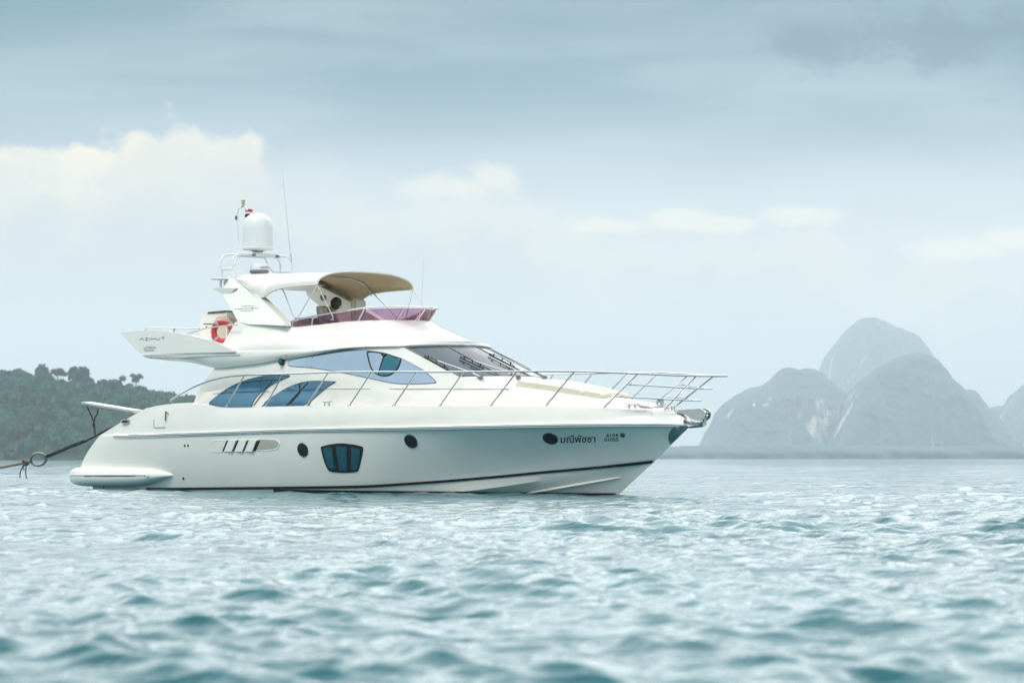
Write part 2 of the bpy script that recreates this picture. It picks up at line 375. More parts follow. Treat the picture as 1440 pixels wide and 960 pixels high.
# ------------------------------------------------------------------ far limestone islands, low shore
def col_at(x, dist): return (x-720)/FPX*dist
def up_at(y, dist): return (HORIZON-y)/FPX*dist + CAM_H
def vnoise(x, y, seed, octs=5, rough=.55):
    r = np.random.default_rng(seed); out = np.zeros_like(x); a = 1.0
    for o in range(octs):
        for _ in range(4):
            th = r.uniform(0, 6.28); f = 2**o
            out += a*.5*np.sin(f*(x*math.cos(th)+y*math.sin(th))*r.uniform(.8, 1.2)+r.uniform(0, 6.28))
        a *= rough
    return out
def karst(name, prof, dist, depth, seed, rough=5.0, power=.5, mt='karst'):
    xs = np.array([p[0] for p in prof], float); ys = np.array([p[1] for p in prof], float)
    px = np.linspace(xs[0], xs[-1], 260); hy = np.interp(px, xs, ys)
    ker = np.hanning(5); ker /= ker.sum(); hy = np.convolve(np.pad(hy, 2, 'edge'), ker, 'valid')
    Xc = col_at(px, dist); Hc = np.maximum(up_at(hy, dist), .5); Hc = Hc + np.minimum(1, Hc/60)*(1.1*vnoise(Xc/14, Xc*0, seed+9, 3, .7))
    t = np.linspace(-1, 1, 90); rows = []
    for q in t:
        g = max(0.0, 1-abs(q)**2.2)**power
        Yq = np.full_like(Xc, dist + q*depth)
        nz = vnoise(Xc/60, Yq/60+np.zeros_like(Xc), seed)
        H = Hc*g + rough*nz*np.minimum(1, Hc/40)*g*(0.25+.75*abs(q)**.7)
        off = vnoise(Xc/45, H/30, seed+5, 5, .7)*depth*.07
        rows.append(np.stack([Xc, Yq+off, np.maximum(H, -2)], -1))
    n = len(px); V = np.concatenate(rows); F = []
    for i in range(len(t)-1):
        for j in range(n-1): F.append((i*n+j, i*n+j+1, (i+1)*n+j+1, (i+1)*n+j))
    o = mesh_obj(name, V, F, M[mt], smooth=True, sharp=60); tag(o, kind='structure'); return o
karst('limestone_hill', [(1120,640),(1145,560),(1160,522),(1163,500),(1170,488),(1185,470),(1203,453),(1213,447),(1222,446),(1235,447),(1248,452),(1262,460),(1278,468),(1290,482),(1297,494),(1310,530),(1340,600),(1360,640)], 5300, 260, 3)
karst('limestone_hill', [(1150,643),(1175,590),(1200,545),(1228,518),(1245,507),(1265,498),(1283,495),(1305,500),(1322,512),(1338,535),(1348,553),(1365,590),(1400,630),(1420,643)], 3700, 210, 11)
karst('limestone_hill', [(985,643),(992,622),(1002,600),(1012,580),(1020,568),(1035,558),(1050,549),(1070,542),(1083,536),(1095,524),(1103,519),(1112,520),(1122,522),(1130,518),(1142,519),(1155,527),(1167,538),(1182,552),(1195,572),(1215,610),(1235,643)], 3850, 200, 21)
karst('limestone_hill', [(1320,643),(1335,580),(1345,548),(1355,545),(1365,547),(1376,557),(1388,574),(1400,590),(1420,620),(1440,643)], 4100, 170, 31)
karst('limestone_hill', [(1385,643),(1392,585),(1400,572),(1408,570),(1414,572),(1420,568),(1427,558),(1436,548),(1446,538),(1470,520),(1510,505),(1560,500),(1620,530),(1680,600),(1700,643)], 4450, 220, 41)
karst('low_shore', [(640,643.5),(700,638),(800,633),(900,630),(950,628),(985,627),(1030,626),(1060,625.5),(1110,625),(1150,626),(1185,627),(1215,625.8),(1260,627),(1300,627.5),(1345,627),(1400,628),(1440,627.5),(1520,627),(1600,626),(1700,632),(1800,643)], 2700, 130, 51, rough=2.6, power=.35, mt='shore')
# ------------------------------------------------------------------ wooded headland, left
HD = 1050.0
ridge = [(-420,640),(-340,600),(-250,560),(-150,545),(-60,540),(0,537),(30,537),(60,541),(90,545),(130,549),(165,550),(200,553),(240,563),(280,572),(320,588),(360,610),(400,632),(425,645)]
rx = np.array([p[0] for p in ridge], float); ry = np.array([p[1] for p in ridge], float)
def ridge_h(x): return np.interp(x, rx, ry)
def ground_h(X, Y):
    px = X/Y*FPX + 720
    top = (HORIZON - ridge_h(px))/FPX*(HD+60)
    q = np.clip((Y-(HD-70))/130, -.5, 2.5)
    g = np.where(q < 1, np.sin(np.clip(q, 0, 1)*math.pi/2)**.85, 1-.30*(q-1)**2)
    return top*g - 1.5 + 1.2*vnoise(X/14, Y/14, 77, 3)*np.clip(q*3, 0, 1)
gx, gy = np.meshgrid(np.linspace(col_at(-430, HD), col_at(430, HD), 110), np.linspace(HD-85, HD+230, 46))
gz = ground_h(gx, gy)
Fg = [(i*110+j, i*110+j+1, (i+1)*110+j+1, (i+1)*110+j) for i in range(45) for j in range(109)]
tag(mesh_obj('hill', np.stack([gx, gy, gz], -1).reshape(-1, 3), Fg, M['soil']), kind='structure')
def crown_pts(n, rad, hgt, seed, lobes=7):
    r = np.random.default_rng(seed); C = []
    for _ in range(lobes):
        th = r.uniform(0, 6.28); q = r.uniform(0, .62)
        C.append((q*rad*math.cos(th), q*rad*math.sin(th), r.uniform(-.28, .34)*hgt, r.uniform(.34, .55)))
    V, F = [], []
    for i in range(n):
        cx_, cy_, cz_, s = C[r.integers(lobes)]
        d = r.normal(size=3); d /= np.linalg.norm(d); d[2] = abs(d[2])*.9 - .25*(r.random() < .35)
        rr = r.uniform(.72, 1.05)
        p = np.array((cx_ + d[0]*rad*s*rr, cy_ + d[1]*rad*s*rr, cz_ + d[2]*hgt*.5*s*2*rr*.75))
        nrm = d + r.normal(0, .28, 3); nrm /= np.linalg.norm(nrm)
        a = np.cross(nrm, (.3, .2, 1)); a /= np.linalg.norm(a)+1e-9; b = np.cross(nrm, a)
        th = r.uniform(0, 6.28); a, b = a*math.cos(th)+b*math.sin(th), b*math.cos(th)-a*math.sin(th)
        sz = rad*r.uniform(.12, .23); k = len(V)
        V += [p-a*sz-b*sz*.6, p+a*sz-b*sz*.5, p+a*sz*.8+b*sz*.7, p-a*sz*.6+b*sz*.6]; F.append((k, k+1, k+2, k+3))
    return np.array(V), F
def build_forest():
    temp = [crown_pts(150, 1, 1, 100+i) for i in range(7)]
    VV, FF, k = [], [], 0
    r = np.random.default_rng(5); placed = 0
    while placed < 2100:
        Y = HD - 72 + 150*r.random()**1.1; px = r.uniform(-420, 405); X = col_at(px, Y)
        g = float(ground_h(np.array(X), np.array(Y)))
        if g < -.3: continue
        rad = r.uniform(2.6, 5.2)*(1 if r.random() > .12 else 1.35); hgt = rad*r.uniform(1.0, 1.5)
        lim = (HORIZON - (ridge_h(px) - 13))/FPX*Y
        top = g + r.uniform(.5, 1.6) + hgt*.95
        if top > lim + r.uniform(-1.0, 1.4):
            hgt = max(2.2, hgt*.7); rad = min(rad, 3.4)
        V, F = temp[r.integers(7)]
        VV.append(V*np.array((rad, rad, hgt)) + np.array((X, Y, g + hgt*.45))); FF += [tuple(i+k for i in f) for f in F]; k += len(V); placed += 1
    me = bpy.data.meshes.new('forest'); me.from_pydata(np.concatenate(VV).tolist(), [], FF)
    o = bpy.data.objects.new('forest', me); COL.objects.link(o); me.materials.append(M['leaf'])
    tag(o, 'dense hazy green jungle covering the headland behind the stern', 'forest', kind='stuff')
build_forest()
def ridge_tree(px, ytop, ybase, wpx, label, seed, slender=False, mat_='leaf_dark', n=650):
    Y = HD + 62.0; X = col_at(px, Y); zt = up_at(ytop, Y); g = float(ground_h(np.array(X), np.array(Y))); zb = up_at(ybase, Y)
    e = bpy.data.objects.new('ridge_tree', None); COL.objects.link(e); e.location = (X, Y, g)
    tag(e, label, 'tree', 'trees standing out on the ridge')
    rad = wpx/2*Y/FPX*1.12; ch = zt-zb
    V, F = crown_pts(n, rad, ch*.95, seed, 9 if not slender else 6)
    V = V*np.array((1, 1, 1.0)); V[:, 2] += (zt+zb)/2 - g
    top = V[:, 2].max(); V[:, 2] += (zt-g) - top
    me = bpy.data.meshes.new('crown'); me.from_pydata(V.tolist(), [], F); o = bpy.data.objects.new('crown', me); COL.objects.link(o); o.parent = e; me.materials.append(M[mat_])
    mb = MB(); H = (zt+zb)/2 - g; r_ = np.random.default_rng(seed)
    lean = r_.uniform(-.05, .05)
    mb.tube([(0, 0, -1), (lean*H*.3, 0, H*.35), (lean*H, 0, H*.8), (lean*H*1.1, 0, H*1.15)], [.30, .24, .17, .07], 7)
    for q in range(5):
        th = r_.uniform(0, 6.28); b = np.array((lean*H*.8, 0, H*r_.uniform(.6, .9)))
        mb.tube([b, b+np.array((math.cos(th)*rad*.35, math.sin(th)*rad*.35, ch*.16)), b+np.array((math.cos(th)*rad*.65, math.sin(th)*rad*.65, ch*.36))], [.11, .08, .03], 5)
    mb.obj('trunk', M['bark'], e)
ridge_tree(28, 517, 545, 40, 'broad dome-shaped dark tree nearest the left end of the ridge', 1)
ridge_tree(61, 511, 548, 32, 'tall dark tree with a lumpy crown left of the thin leaning tree', 2)
ridge_tree(82, 517, 531, 23, 'thin tree with a sparse crown on a bare trunk between two dark trees', 3, True, n=330)
ridge_tree(112, 514, 546, 36, 'large round-crowned dark tree standing highest over the open gap in the ridge', 4, n=520)
ridge_tree(152, 532, 552, 27, 'low wide bushy tree on the ridge right of the big round tree', 5)
ridge_tree(169, 527, 545, 13, 'narrow upright tree beside the low bushy one', 6, True, n=260)
ridge_tree(191, 525, 540, 18, 'small slim tree with a tufted crown above the passerelle, alone near the falling ridge', 7, True, n=320)
ridge_tree(3, 519, 545, 30, 'dark tree cut by the left edge of the view', 8)

# ------------------------------------------------------------------ haze
bm = bmesh.new(); bmesh.ops.create_cube(bm, size=1)
me = bpy.data.meshes.new('haze'); bm.to_mesh(me); bm.free()
hz = bpy.data.objects.new('haze', me); COL.objects.link(hz)
hz.scale = (5200, 6000, 318); hz.location = (0, 2700, 318/2-3)
tag(hz, 'pale blue sea haze over the whole bay', 'haze', kind='stuff')
hm = bpy.data.materials.new('haze'); hm.use_nodes = True; t = NT(hm.node_tree); t.n.clear()
pv = t.node('ShaderNodeVolumePrincipled'); pv.inputs['Color'].default_value = (.82, .92, .99, 1); pv.inputs['Density'].default_value = .00022; pv.inputs['Anisotropy'].default_value = .2
o_ = t.node('ShaderNodeOutputMaterial'); t.l.new(pv.outputs[0], o_.inputs['Volume']); me.materials.append(hm)
# ================================================================== the yacht
TH, HEEL = R(42.5), R(.9)
Fd = np.array([math.cos(TH), -math.sin(TH), 0]); S0 = np.array([-math.sin(TH), -math.cos(TH), 0]); Z0 = np.array([0, 0, 1.0])
Sd = S0*math.cos(HEEL) - Z0*math.sin(HEEL); Zd = Z0*math.cos(HEEL) + S0*math.sin(HEEL)
CAM = np.array([0, 0, CAM_H]); camF = np.array([0, math.cos(PITCH), math.sin(PITCH)]); camU = np.array([0, -math.sin(PITCH), math.cos(PITCH)])
def ray(x, y):
    d = camF*FPX + np.array([1.0, 0, 0])*(x-720) - camU*(y-480); return d/np.linalg.norm(d)
_d = ray(869, 696); O_ = CAM + _d*(47.5/_d[1]) - Fd*14.5; O_[2] = 0
YM = Matrix(((Fd[0], -Sd[0], Zd[0], O_[0]), (Fd[1], -Sd[1], Zd[1], O_[1]), (Fd[2], -Sd[2], Zd[2], O_[2]), (0, 0, 0, 1)))
def onv(x, y, v):                           # point of the lengthwise plane at half-beam v seen at a photo position
    d = ray(x, y); t = (v - (CAM-O_).dot(Sd))/d.dot(Sd); p = CAM + d*t - O_
    return np.array((p.dot(Fd), v, p.dot(Zd)))
def onf(x, y, vf):                          # the same where the half-beam varies along the yacht
    v = vf(8.0)
    for _ in range(40): v = .5*v + .5*vf(onv(x, y, v)[0])
    return onv(x, y, v)
def px_of(p):
    q = O_ + Fd*p[0] + Sd*p[1] + Zd*p[2] - CAM; z = q.dot(camF); return 720 + FPX*q[0]/z, 480 - FPX*q.dot(camU)/z
def tab(*pts):
    a = np.array(pts, float); return lambda u: float(np.interp(u, a[:, 0], a[:, 1]))
def stab(*pts):                             # smooth table
    a = np.array(pts, float); uu = np.linspace(a[0, 0], a[-1, 0], 400); vv = np.interp(uu, a[:, 0], a[:, 1])
    k = np.hanning(41); k /= k.sum(); pv = np.concatenate([2*vv[0]-vv[20:0:-1], vv, 2*vv[-1]-vv[-2:-22:-1]]); vs = np.convolve(pv, k, 'valid')
    return lambda u: float(np.interp(u, uu, vs))
def resample(pts, n, smooth=True):
    P = np.array(pts, float)
    if smooth and len(P) > 2:
        seg = np.linalg.norm(np.diff(P, axis=0), axis=1); tt = np.concatenate([[0], np.cumsum(seg**.5)]); out = []
        Pa = np.vstack([2*P[0]-P[1], P, 2*P[-1]-P[-2]]); ta = np.concatenate([[-(tt[1])], tt, [2*tt[-1]-tt[-2]]])
        for i in range(1, len(Pa)-2):
            t0, t1, t2, t3 = ta[i-1:i+3]; p0, p1, p2, p3 = Pa[i-1:i+3]
            for t in np.linspace(t1, t2, 14, endpoint=False):
                A1 = p0*(t1-t)/(t1-t0)+p1*(t-t0)/(t1-t0); A2 = p1*(t2-t)/(t2-t1)+p2*(t-t1)/(t2-t1); A3 = p2*(t3-t)/(t3-t2)+p3*(t-t2)/(t3-t2)
                B1 = A1*(t2-t)/(t2-t0)+A2*(t-t0)/(t2-t0); B2 = A2*(t3-t)/(t3-t1)+A3*(t-t1)/(t3-t1)
                out.append(B1*(t2-t)/(t2-t1)+B2*(t-t1)/(t2-t1))
        out.append(P[-1]); P = np.array(out)
    s = np.concatenate([[0], np.cumsum(np.linalg.norm(np.diff(P, axis=0), axis=1))])
    q = np.linspace(0, s[-1], n); return np.stack([np.interp(q, s, P[:, k]) for k in range(3)], -1)
def line(pix, vf): return [onf(x, y, vf) for x, y in pix]
def blend(a, b, k, bulge=0.0):              # k intermediate rows between rows a and b, swollen sideways by bulge
    out = []
    for i in range(1, k+1):
        t = i/(k+1); r = a*(1-t) + b*t
        bl = bulge if np.ndim(bulge) else np.full(len(a), bulge)
        r = r.copy(); r[:, 1] += bl*4*t*(1-t)*np.clip(r[:, 1]/.3, 0, 1); out.append(r)
    return out

Y = bpy.data.objects.new('motor_yacht', None); COL.objects.link(Y); Y.matrix_world = YM
tag(Y, 'large white motor yacht with flybridge, swim platform and radar arch, moored on the choppy bay', 'yacht')
BV = {}
def bvh(name, mb): BV[name] = BVHTree.FromPolygons([Vector(p) for p in mb.v], mb.f); return BV[name]
camL = np.array([(CAM-O_).dot(Fd), (CAM-O_).dot(Sd), (CAM-O_).dot(Zd)])
def hit(x, y, surf):
    d = ray(x, y); dl = Vector((d.dot(Fd), d.dot(Sd), d.dot(Zd))); best = None
    for s in (surf if isinstance(surf, (list, tuple)) else [surf]):
        loc, nrm, i, dist = BV[s].ray_cast(Vector(camL), dl)
        if loc is not None and (best is None or dist < best[2]): best = (loc, nrm if nrm.dot(dl) < 0 else -nrm, dist)
    if best is None:
        mid = Vector(camL) + dl*50; s = surf[0] if isinstance(surf, (list, tuple)) else surf
        loc, nrm, i, dist = BV[s].find_nearest(mid); p = Vector(camL) + dl*((loc-Vector(camL)).dot(dl)); best = (p, nrm if nrm.dot(dl) < 0 else -nrm, 0)
    return np.array(best[0]), np.array(best[1])
def smooth_outline(pts, n=6):
    P = np.array(pts, float); m = len(P); out = []
    for i in range(m):
        p0, p1, p2, p3 = P[i-1], P[i], P[(i+1) % m], P[(i+2) % m]
        for t in np.linspace(0, 1, n, endpoint=False):
            out.append(.5*((2*p1)+(-p0+p2)*t+(2*p0-5*p1+4*p2-p3)*t*t+(-p0+3*p1-3*p2+p3)*t**3))
    return out
def densify(P, step=4.0):
    out = []
    for i in range(len(P)):
        a, b = np.array(P[i], float), np.array(P[(i+1) % len(P)], float); n = max(1, int(np.linalg.norm(b-a)/step))
        out += [tuple(a+(b-a)*k/n) for k in range(n)]
    return out
def patch_mb(outline, surf, off, step=5.0, thick=.012):
    P = densify([tuple(p) for p in outline], step)
    xs = [p[0] for p in P]; ys = [p[1] for p in P]; inner = []
    def inside(x, y):
        c = False; j = len(P)-1
        for i in range(len(P)):
            if (P[i][1] > y) != (P[j][1] > y) and x < (P[j][0]-P[i][0])*(y-P[i][1])/(P[j][1]-P[i][1])+P[i][0]: c = not c
            j = i
        return c
    x = min(xs)+step*.5
    while x < max(xs):
        y = min(ys)+step*.5
        while y < max(ys):
            if inside(x, y) and min((x-a)**2+(y-b)**2 for a, b in P) > (step*.45)**2: inner.append((x, y))
            y += step
        x += step
    n = len(P); r = delaunay_2d_cdt([Vector(p) for p in P+inner], [(i, (i+1) % n) for i in range(n)], [], 1, 1e-4)
    v2, fs = r[0], r[2]; V = []; Nn = []
    for p in v2:
        q, nn = hit(p[0], p[1], surf); V.append(q+nn*off); Nn.append(nn)
    mb = MB(); mb.add(V, [tuple(f) for f in fs])
    # skirt down to the surface so the pane has an edge
    cnt = {}
    for f in fs:
        for i in range(len(f)):
            e = tuple(sorted((f[i], f[(i+1) % len(f)]))); cnt[e] = cnt.get(e, 0)+1
    k = len(mb.v); mb.v += [tuple(V[i]-Nn[i]*thick) for i in range(len(V))]
    for (a, b), c in cnt.items():
        if c == 1: mb.f.append((a, b, b+k, a+k))
    return mb
def patch(name, outline, surf, off, m, parent, step=5.0, thick=.012, smooth=True):
    return patch_mb(outline, surf, off, step, thick).obj(name, m, parent, sharp=40)
def stroke(mb, pts, wpx, surf, off=.004):   # a thin painted or inlaid line of constant width on a surface
    P = [np.array(p, float) for p in pts]; rows = []
    for i, p in enumerate(P):
        d = P[min(i+1, len(P)-1)]-P[max(i-1, 0)]; d /= np.linalg.norm(d)+1e-9; nrm = np.array((-d[1], d[0]))
        row = []
        for sgn in (-1, 1):
            q = p + nrm*sgn*wpx/2; a, nn = hit(q[0], q[1], surf); row.append(a+nn*off)
        rows.append(row)
    mb.grid(rows); return mb

# ---- hull lines
G = stab((-1, 1.9), (.5, 2.0), (2.5, 2.2), (5, 2.28), (8, 2.25), (10.3, 2.13), (11.5, 2.0), (12.5, 1.72), (13.5, 1.33), (14.7, .80), (15.4, .44), (15.95, .0), (17, -.8))
Gm = lambda u: max(0, G(u))
stemP = [onv(972, 597.5, 0), onv(921, 648, 0), onv(869, 696, 0)]
uR, uS = stemP[0][0], stemP[1][0]
Rb = stab((-1, 1.85), (.3, 1.95), (1.2, 2.12), (2.5, 2.30), (5, 2.37), (8, 2.34), (10.3, 2.22), (11.5, 2.08), (12.5, 1.83), (13.5, 1.46), (14.7, .93), (15.6, .46), (uR, 0), (uR+1, -.6))
Sb = stab((-1, 1.85), (.5, 1.95), (3, 2.08), (7, 2.10), (9, 1.97), (11, 1.58), (12.5, 1.10), (14, .54), (14.8, .25), (uS, 0), (uS+1, -.4))
N = 72
rowG = line([(205,574),(223,570),(247,567.5),(267,567),(285,569),(303,572.5),(320,573.5),(390,571.7),(430,571),(550,570.5),(630,570.5),(720,570.3),(790,571),(847,573.5),(890,575),(932,576.5)], G)
rowG += [np.array((15.55, .36, rowG[-1][2]+.0)), onv(960, 580, 0.0)]
rowG = resample(rowG, N)
rowR = line([(141,612),(177,612.5),(250,610),(320,607.5),(390,605),(470,603),(550,601.5),(630,600),(710,598.2),(790,596.8),(880,596),(930,595.6)], Rb) + [stemP[0]]
rowR = resample(rowR, N)
rowS = line([(116,655),(119,672),(130,684),(200,687),(320,686),(420,685),(520,683),(560,680.5),(620,676.5),(764,663.5),(850,656)], Sb)
rowS = rowS[2:] ; rowS[0][2] += .02
rowS += [stemP[1]]
rowS = resample(rowS, N)
# transom corner: start of the rows between stripe and rub rail follow the silhouette
rowM = resample([onv(116, 652, 2.0)] + [ (a+b)/2 + np.array((0, .07*min(1, (16-a[0])/6), 0)) for a, b in zip(rowS[6::8], rowR[6::8]) if a[0] < 9] + [(a*.5+b*.5) + np.array((0, -.06*max(0, min(1, (a[0]-9)/4)), 0)) for a, b in zip(rowS[::8], rowR[::8]) if a[0] >= 9] + [(stemP[0]+stemP[1])/2], N)
# chine below the stripe: out of the water only towards the bow
chp = line([(647,691),(690,686),(764,675),(850,661.5),(900,653)], lambda u: max(.0, Sb(u)-.05))
rowC = [np.array((rowS[0][0], 1.9, -.12)), np.array((3, 2.0, -.12)), np.array((6.5, 1.98, -.10)), np.array((8.6, 1.86, -.06))] + [p for p in chp if p[0] > 9.2] + [stemP[1]-np.array((.02, 0, .02))]
rowC = resample(rowC, N)
stemlow = stemP[2] + (stemP[2]-stemP[1])*.55
rowK = resample([np.array((rowS[0][0]+.05, .0, -.62)), np.array((6, 0, -.75)), np.array((10, 0, -.72)), np.array((12.6, 0, -.60)), stemlow*.8+np.array((12.9, 0, -.6))*.2, stemlow, stemP[2], (stemP[1]*.8+stemP[2]*.2)], N)
hull = MB(); rowsH = [rowK] + blend(rowK, rowC, 3, np.linspace(.02, -.03, N)) + [rowC, rowS]
flare = np.interp(rowR[:, 0], [0, 8, 11, 14, 16.3], [.05, .05, .0, -.10, 0])
def flow(a, m, b, k):                        # smooth rows a -> m -> b
    out = []
    for i in range(1, k+1):
        t = i/(k+1); out.append(a*(1-t)**2 + (2*m-(a+b)/2)*2*t*(1-t) + b*t*t)
    return out
mid = (rowS+rowR)/2; mid[:, 1] += flare
mid[:, 1] = np.maximum(mid[:, 1], 0)
rr = flow(rowS, mid, rowR, 8)
# round the aft silhouette
sil = [(116,655),(118,648),(122,640),(126,632),(131,624)]
for i, r in enumerate(rr):
    t = (i+1)/9
    u_t = np.interp(t, [0, 1], [rowS[0][0], rowR[0][0]])
SILP = [onv(x, y_, vv) for x, y_, vv in ((113,656,1.98),(120,640,2.0),(130,625,2.03),(142,610,2.06),(155,599,2.10),(168,590,2.14),(187,580,2.18),(205,574,2.2))]
SW = np.array([p[2] for p in SILP]); SU = np.array([p[0] for p in SILP]); SV = np.array([p[1] for p in SILP])
def fit_aft(r):
    r = r.copy(); w0 = r[0, 2]; du = float(np.interp(w0, SW, SU)) - r[0, 0]; dv = float(np.interp(w0, SW, SV)) - r[0, 1]; k_ = np.exp(-(np.arange(len(r))/5.0)**2)
    r[:, 0] += du*k_; r[:, 1] += dv*k_; return r
rr = [fit_aft(r) for r in rr]; rowR = fit_aft(rowR); rowG[:, 0] += 0
rowsH += rr + [rowR]
rowRi = rowR.copy(); rowRi[:, 1] = np.maximum(0, rowRi[:, 1]-.03*np.clip((uR-rowRi[:, 0])/.6, 0, 1)); rowRi[:, 2] += .015
rowsH += [rowRi] + blend(rowRi, rowG, 4, .03*np.clip((16-rowG[:, 0])/3, 0, 1))
rowsH += [rowG]
cap = rowG.copy(); cap[:, 1] = np.maximum(0, cap[:, 1]-.10*np.clip((16-cap[:, 0])/1.0, .1, 1)); cap[:, 2] += .012
inn = cap.copy(); inn[:, 2] -= .16*np.clip((15.5-inn[:, 0])/6, 0.1, 1); rowsH += [cap, inn]
hull.grid(rowsH); nrow = len(rowsH)
hull_half = MB(); hull_half.v = list(hull.v); hull_half.f = list(hull.f)
bvh('hull', hull_half)
hull.mirror(); k = nrow*N
for i in range(nrow-1): hull.f.append((i*N, (i+1)*N, (i+1)*N+k, i*N+k))      # transom
hull.obj('hull', M['gelcoat'], Y, sharp=28)
# main deck
deck = MB(); dr = []
for t in np.linspace(-1, 1, 9):
    r = inn.copy(); r[:, 1] *= t; r[:, 2] += .05*(1-t*t); dr.append(r)
deck.grid(dr).obj('main_deck', M['deck'], Y)
# rub rail, both sides
rub = MB(); rp = [p + np.array((0, .012, .0)) for p in rowR[3:]]
rub.tube(rp, .032, 8); both(rub, 'rub_rail', M['gelcoat'], Y)
rub = MB(); rub.tube([p + np.array((0, .030, .008)) for p in rowR[3:-1]], .014, 8); rub.tube([p + np.array((0, .014, -.042)) for p in rowR[3:-1]], .010, 6); both(rub, 'rub_rail_trim', M['steel'], Y)
# boot stripe band
def ribbon(row, h0, h1, surf_n=.008):
    mb = MB(); a = []; b = []
    for p in row:
        a.append(p+np.array((0, surf_n, h0))); b.append(p+np.array((0, surf_n, h1)))
    return mb.grid([a, b])
st = MB()
for i in range(2, N-1):
    pass
stp = [(206,687),(260,686.7),(320,686),(370,685.5),(420,685),(470,684.3),(520,683),(560,680.5),(600,677.8),(640,674.8),(680,671.4),(720,667.8),(764,663.5),(800,660.3),(840,656.6),(880,652.6),(905,649.8),(918,648.2)]
stp = [tuple(p[:2]) for p in resample([(x, y, 0) for x, y in stp], 90)]
st = stroke(MB(), stp, 3.8, 'hull', .016); both(st, 'boot_stripe', M['stripe'], Y)
af = MB(); ap = [tuple(p) for p in np.stack([np.linspace(385, 866, 70), np.interp(np.linspace(385, 866, 70), [385, 500, 640, 760, 866], [689.3, 690.8, 692.3, 693.6, 694.6])], -1)]
stroke(af, ap, 4.0, 'hull', .014); both(af, 'antifouling_band', M['stripe'], Y)
# spray strake on the bow bottom
sk = MB(); ss = []
for t in np.linspace(0, 1, 24):
    x = 735 + (872-735)*t; y = 694 + (671-694)*t; q, nn = hit(x, y, 'hull'); ss.append(q+nn*.008)
sk.tube(ss, [.03*(1-.75*(2*abs(t-.5))**3) for t in np.linspace(0, 1, 24)], 6); both(sk, 'spray_strake', M['gelcoat'], Y)
# steel stem plate
patch('stem_plate', smooth_outline([(950,599.3),(944,604),(940.5,610),(940,617),(942,623),(944.5,624.8)], 3)[:15] + [(944.4,623.4),(950,617.6),(956,611.8),(962,606),(967,601.2),(967,599.6)], 'hull', .006, M['steel_reflection'], Y, 3)
def porthole(x, y, r=.145, parent=Y):
    q, nn = hit(x, y, 'hull'); mb = MB(); mb.lathe(q-nn*.01, [(r*.86, 0), (r*.86, .012), (r, .020), (r*1.10, .016), (r*1.12, 0)], 28, nn)
    f = mb.obj('porthole', M['steel'], parent)
    g = MB(); g.lathe(q-nn*.004, [(r*.98, 0), (r*.96, .022), (r*.5, .024), (.005, .024)], 28, nn); g.obj('pane', M['black'], f)
for x, y in ((426, 632), (578, 620), (774, 616)): porthole(x, y)
# big hull window
hw = patch('hull_window', smooth_outline([(451.5,630),(454,627),(466,624.2),(480,622.9),(495,624.3),(508,627.2),(510.8,631),(508.3,645),(505,658),(501,662.8),(483,664.3),(466,662.8),(461,659),(456,648)], 4), 'hull', .010, M['black'], Y, 4)
for nm, pl in (('pane', [(454.5,630.5),(457,628.7),(466.2,627.6),(471.3,659.3),(463.6,658.2),(460.5,654)]), ('pane', [(472.6,627.4),(488.2,627.2),(488.4,660.6),(477.6,660.6)]), ('pane', [(494.2,628.2),(506,630.2),(507.3,632),(504.4,655.5),(502,659.3),(494.1,660.3)])):
    patch(nm, pl, 'hull', .016, M['glass_teal'], hw, 4)
# engine-room air intake with louvres
ai = patch('air_intake', smooth_outline([(296.5,627),(297.5,622.5),(302,619.4),(320,618.6),(350,617.8),(380,617.2),(389,618.5),(393.4,622.5),(391,629),(384,632.2),(350,633.8),(320,634.5),(302,635),(297.5,632)], 4), 'hull', .004, M['gelcoat'], Y, 4)
VO = smooth_outline([(296.5,627),(297.5,622.5),(302,619.4),(320,618.6),(350,617.8),(380,617.2),(389,618.5),(393.4,622.5),(391,629),(384,632.2),(350,633.8),(320,634.5),(302,635),(297.5,632)], 4)
mb = MB(); vo_ = [hit(x, y_, 'hull') for x, y_ in VO]; mb.tube([p+n_*.002 for p, n_ in vo_+vo_[:1]], .008, 6); mb.obj('rim', M['gelcoat'], ai)
patch('recess_shade', smooth_outline([(360,619),(380,618.4),(388,619.4),(391.5,622.8),(389.5,628),(383,630.8),(360,632.8),(356,632.8)], 3), 'hull', .007, M['recess_shade'], ai, 4)  # flat panel on the hull, its colour paints the shading of a recess
def louvre_slit(x0, x1):
    patch('slit', [(x0+6.5,619.2),(x1+6.5,619),(x1,634),(x0,634.6)], 'hull', .009, M['black'], ai, 4)
for x0, x1 in ((312.5,315.2),(327.5,330),(341.5,344),(353.5,360)): louvre_slit(x0, x1)
for x0 in (315.4, 330.2, 344.2):
    mb = MB(); q = [hit(*p, 'hull') for p in ((x0+6.3,619),(x0+18.2,618.7),(x0+12.0,634.1),(x0-.2,634.4))]
    offs = (.012, .045, .045, .012); V = [a+n_*o for (a, n_), o in zip(q, offs)] + [a+n_*.004 for a, n_ in q]
    mb.add(V, [(0,1,2,3),(0,4,5,1),(1,5,6,2),(2,6,7,3),(3,7,4,0)]); mb.obj('louvre', M['gelcoat'], ai, smooth=False)
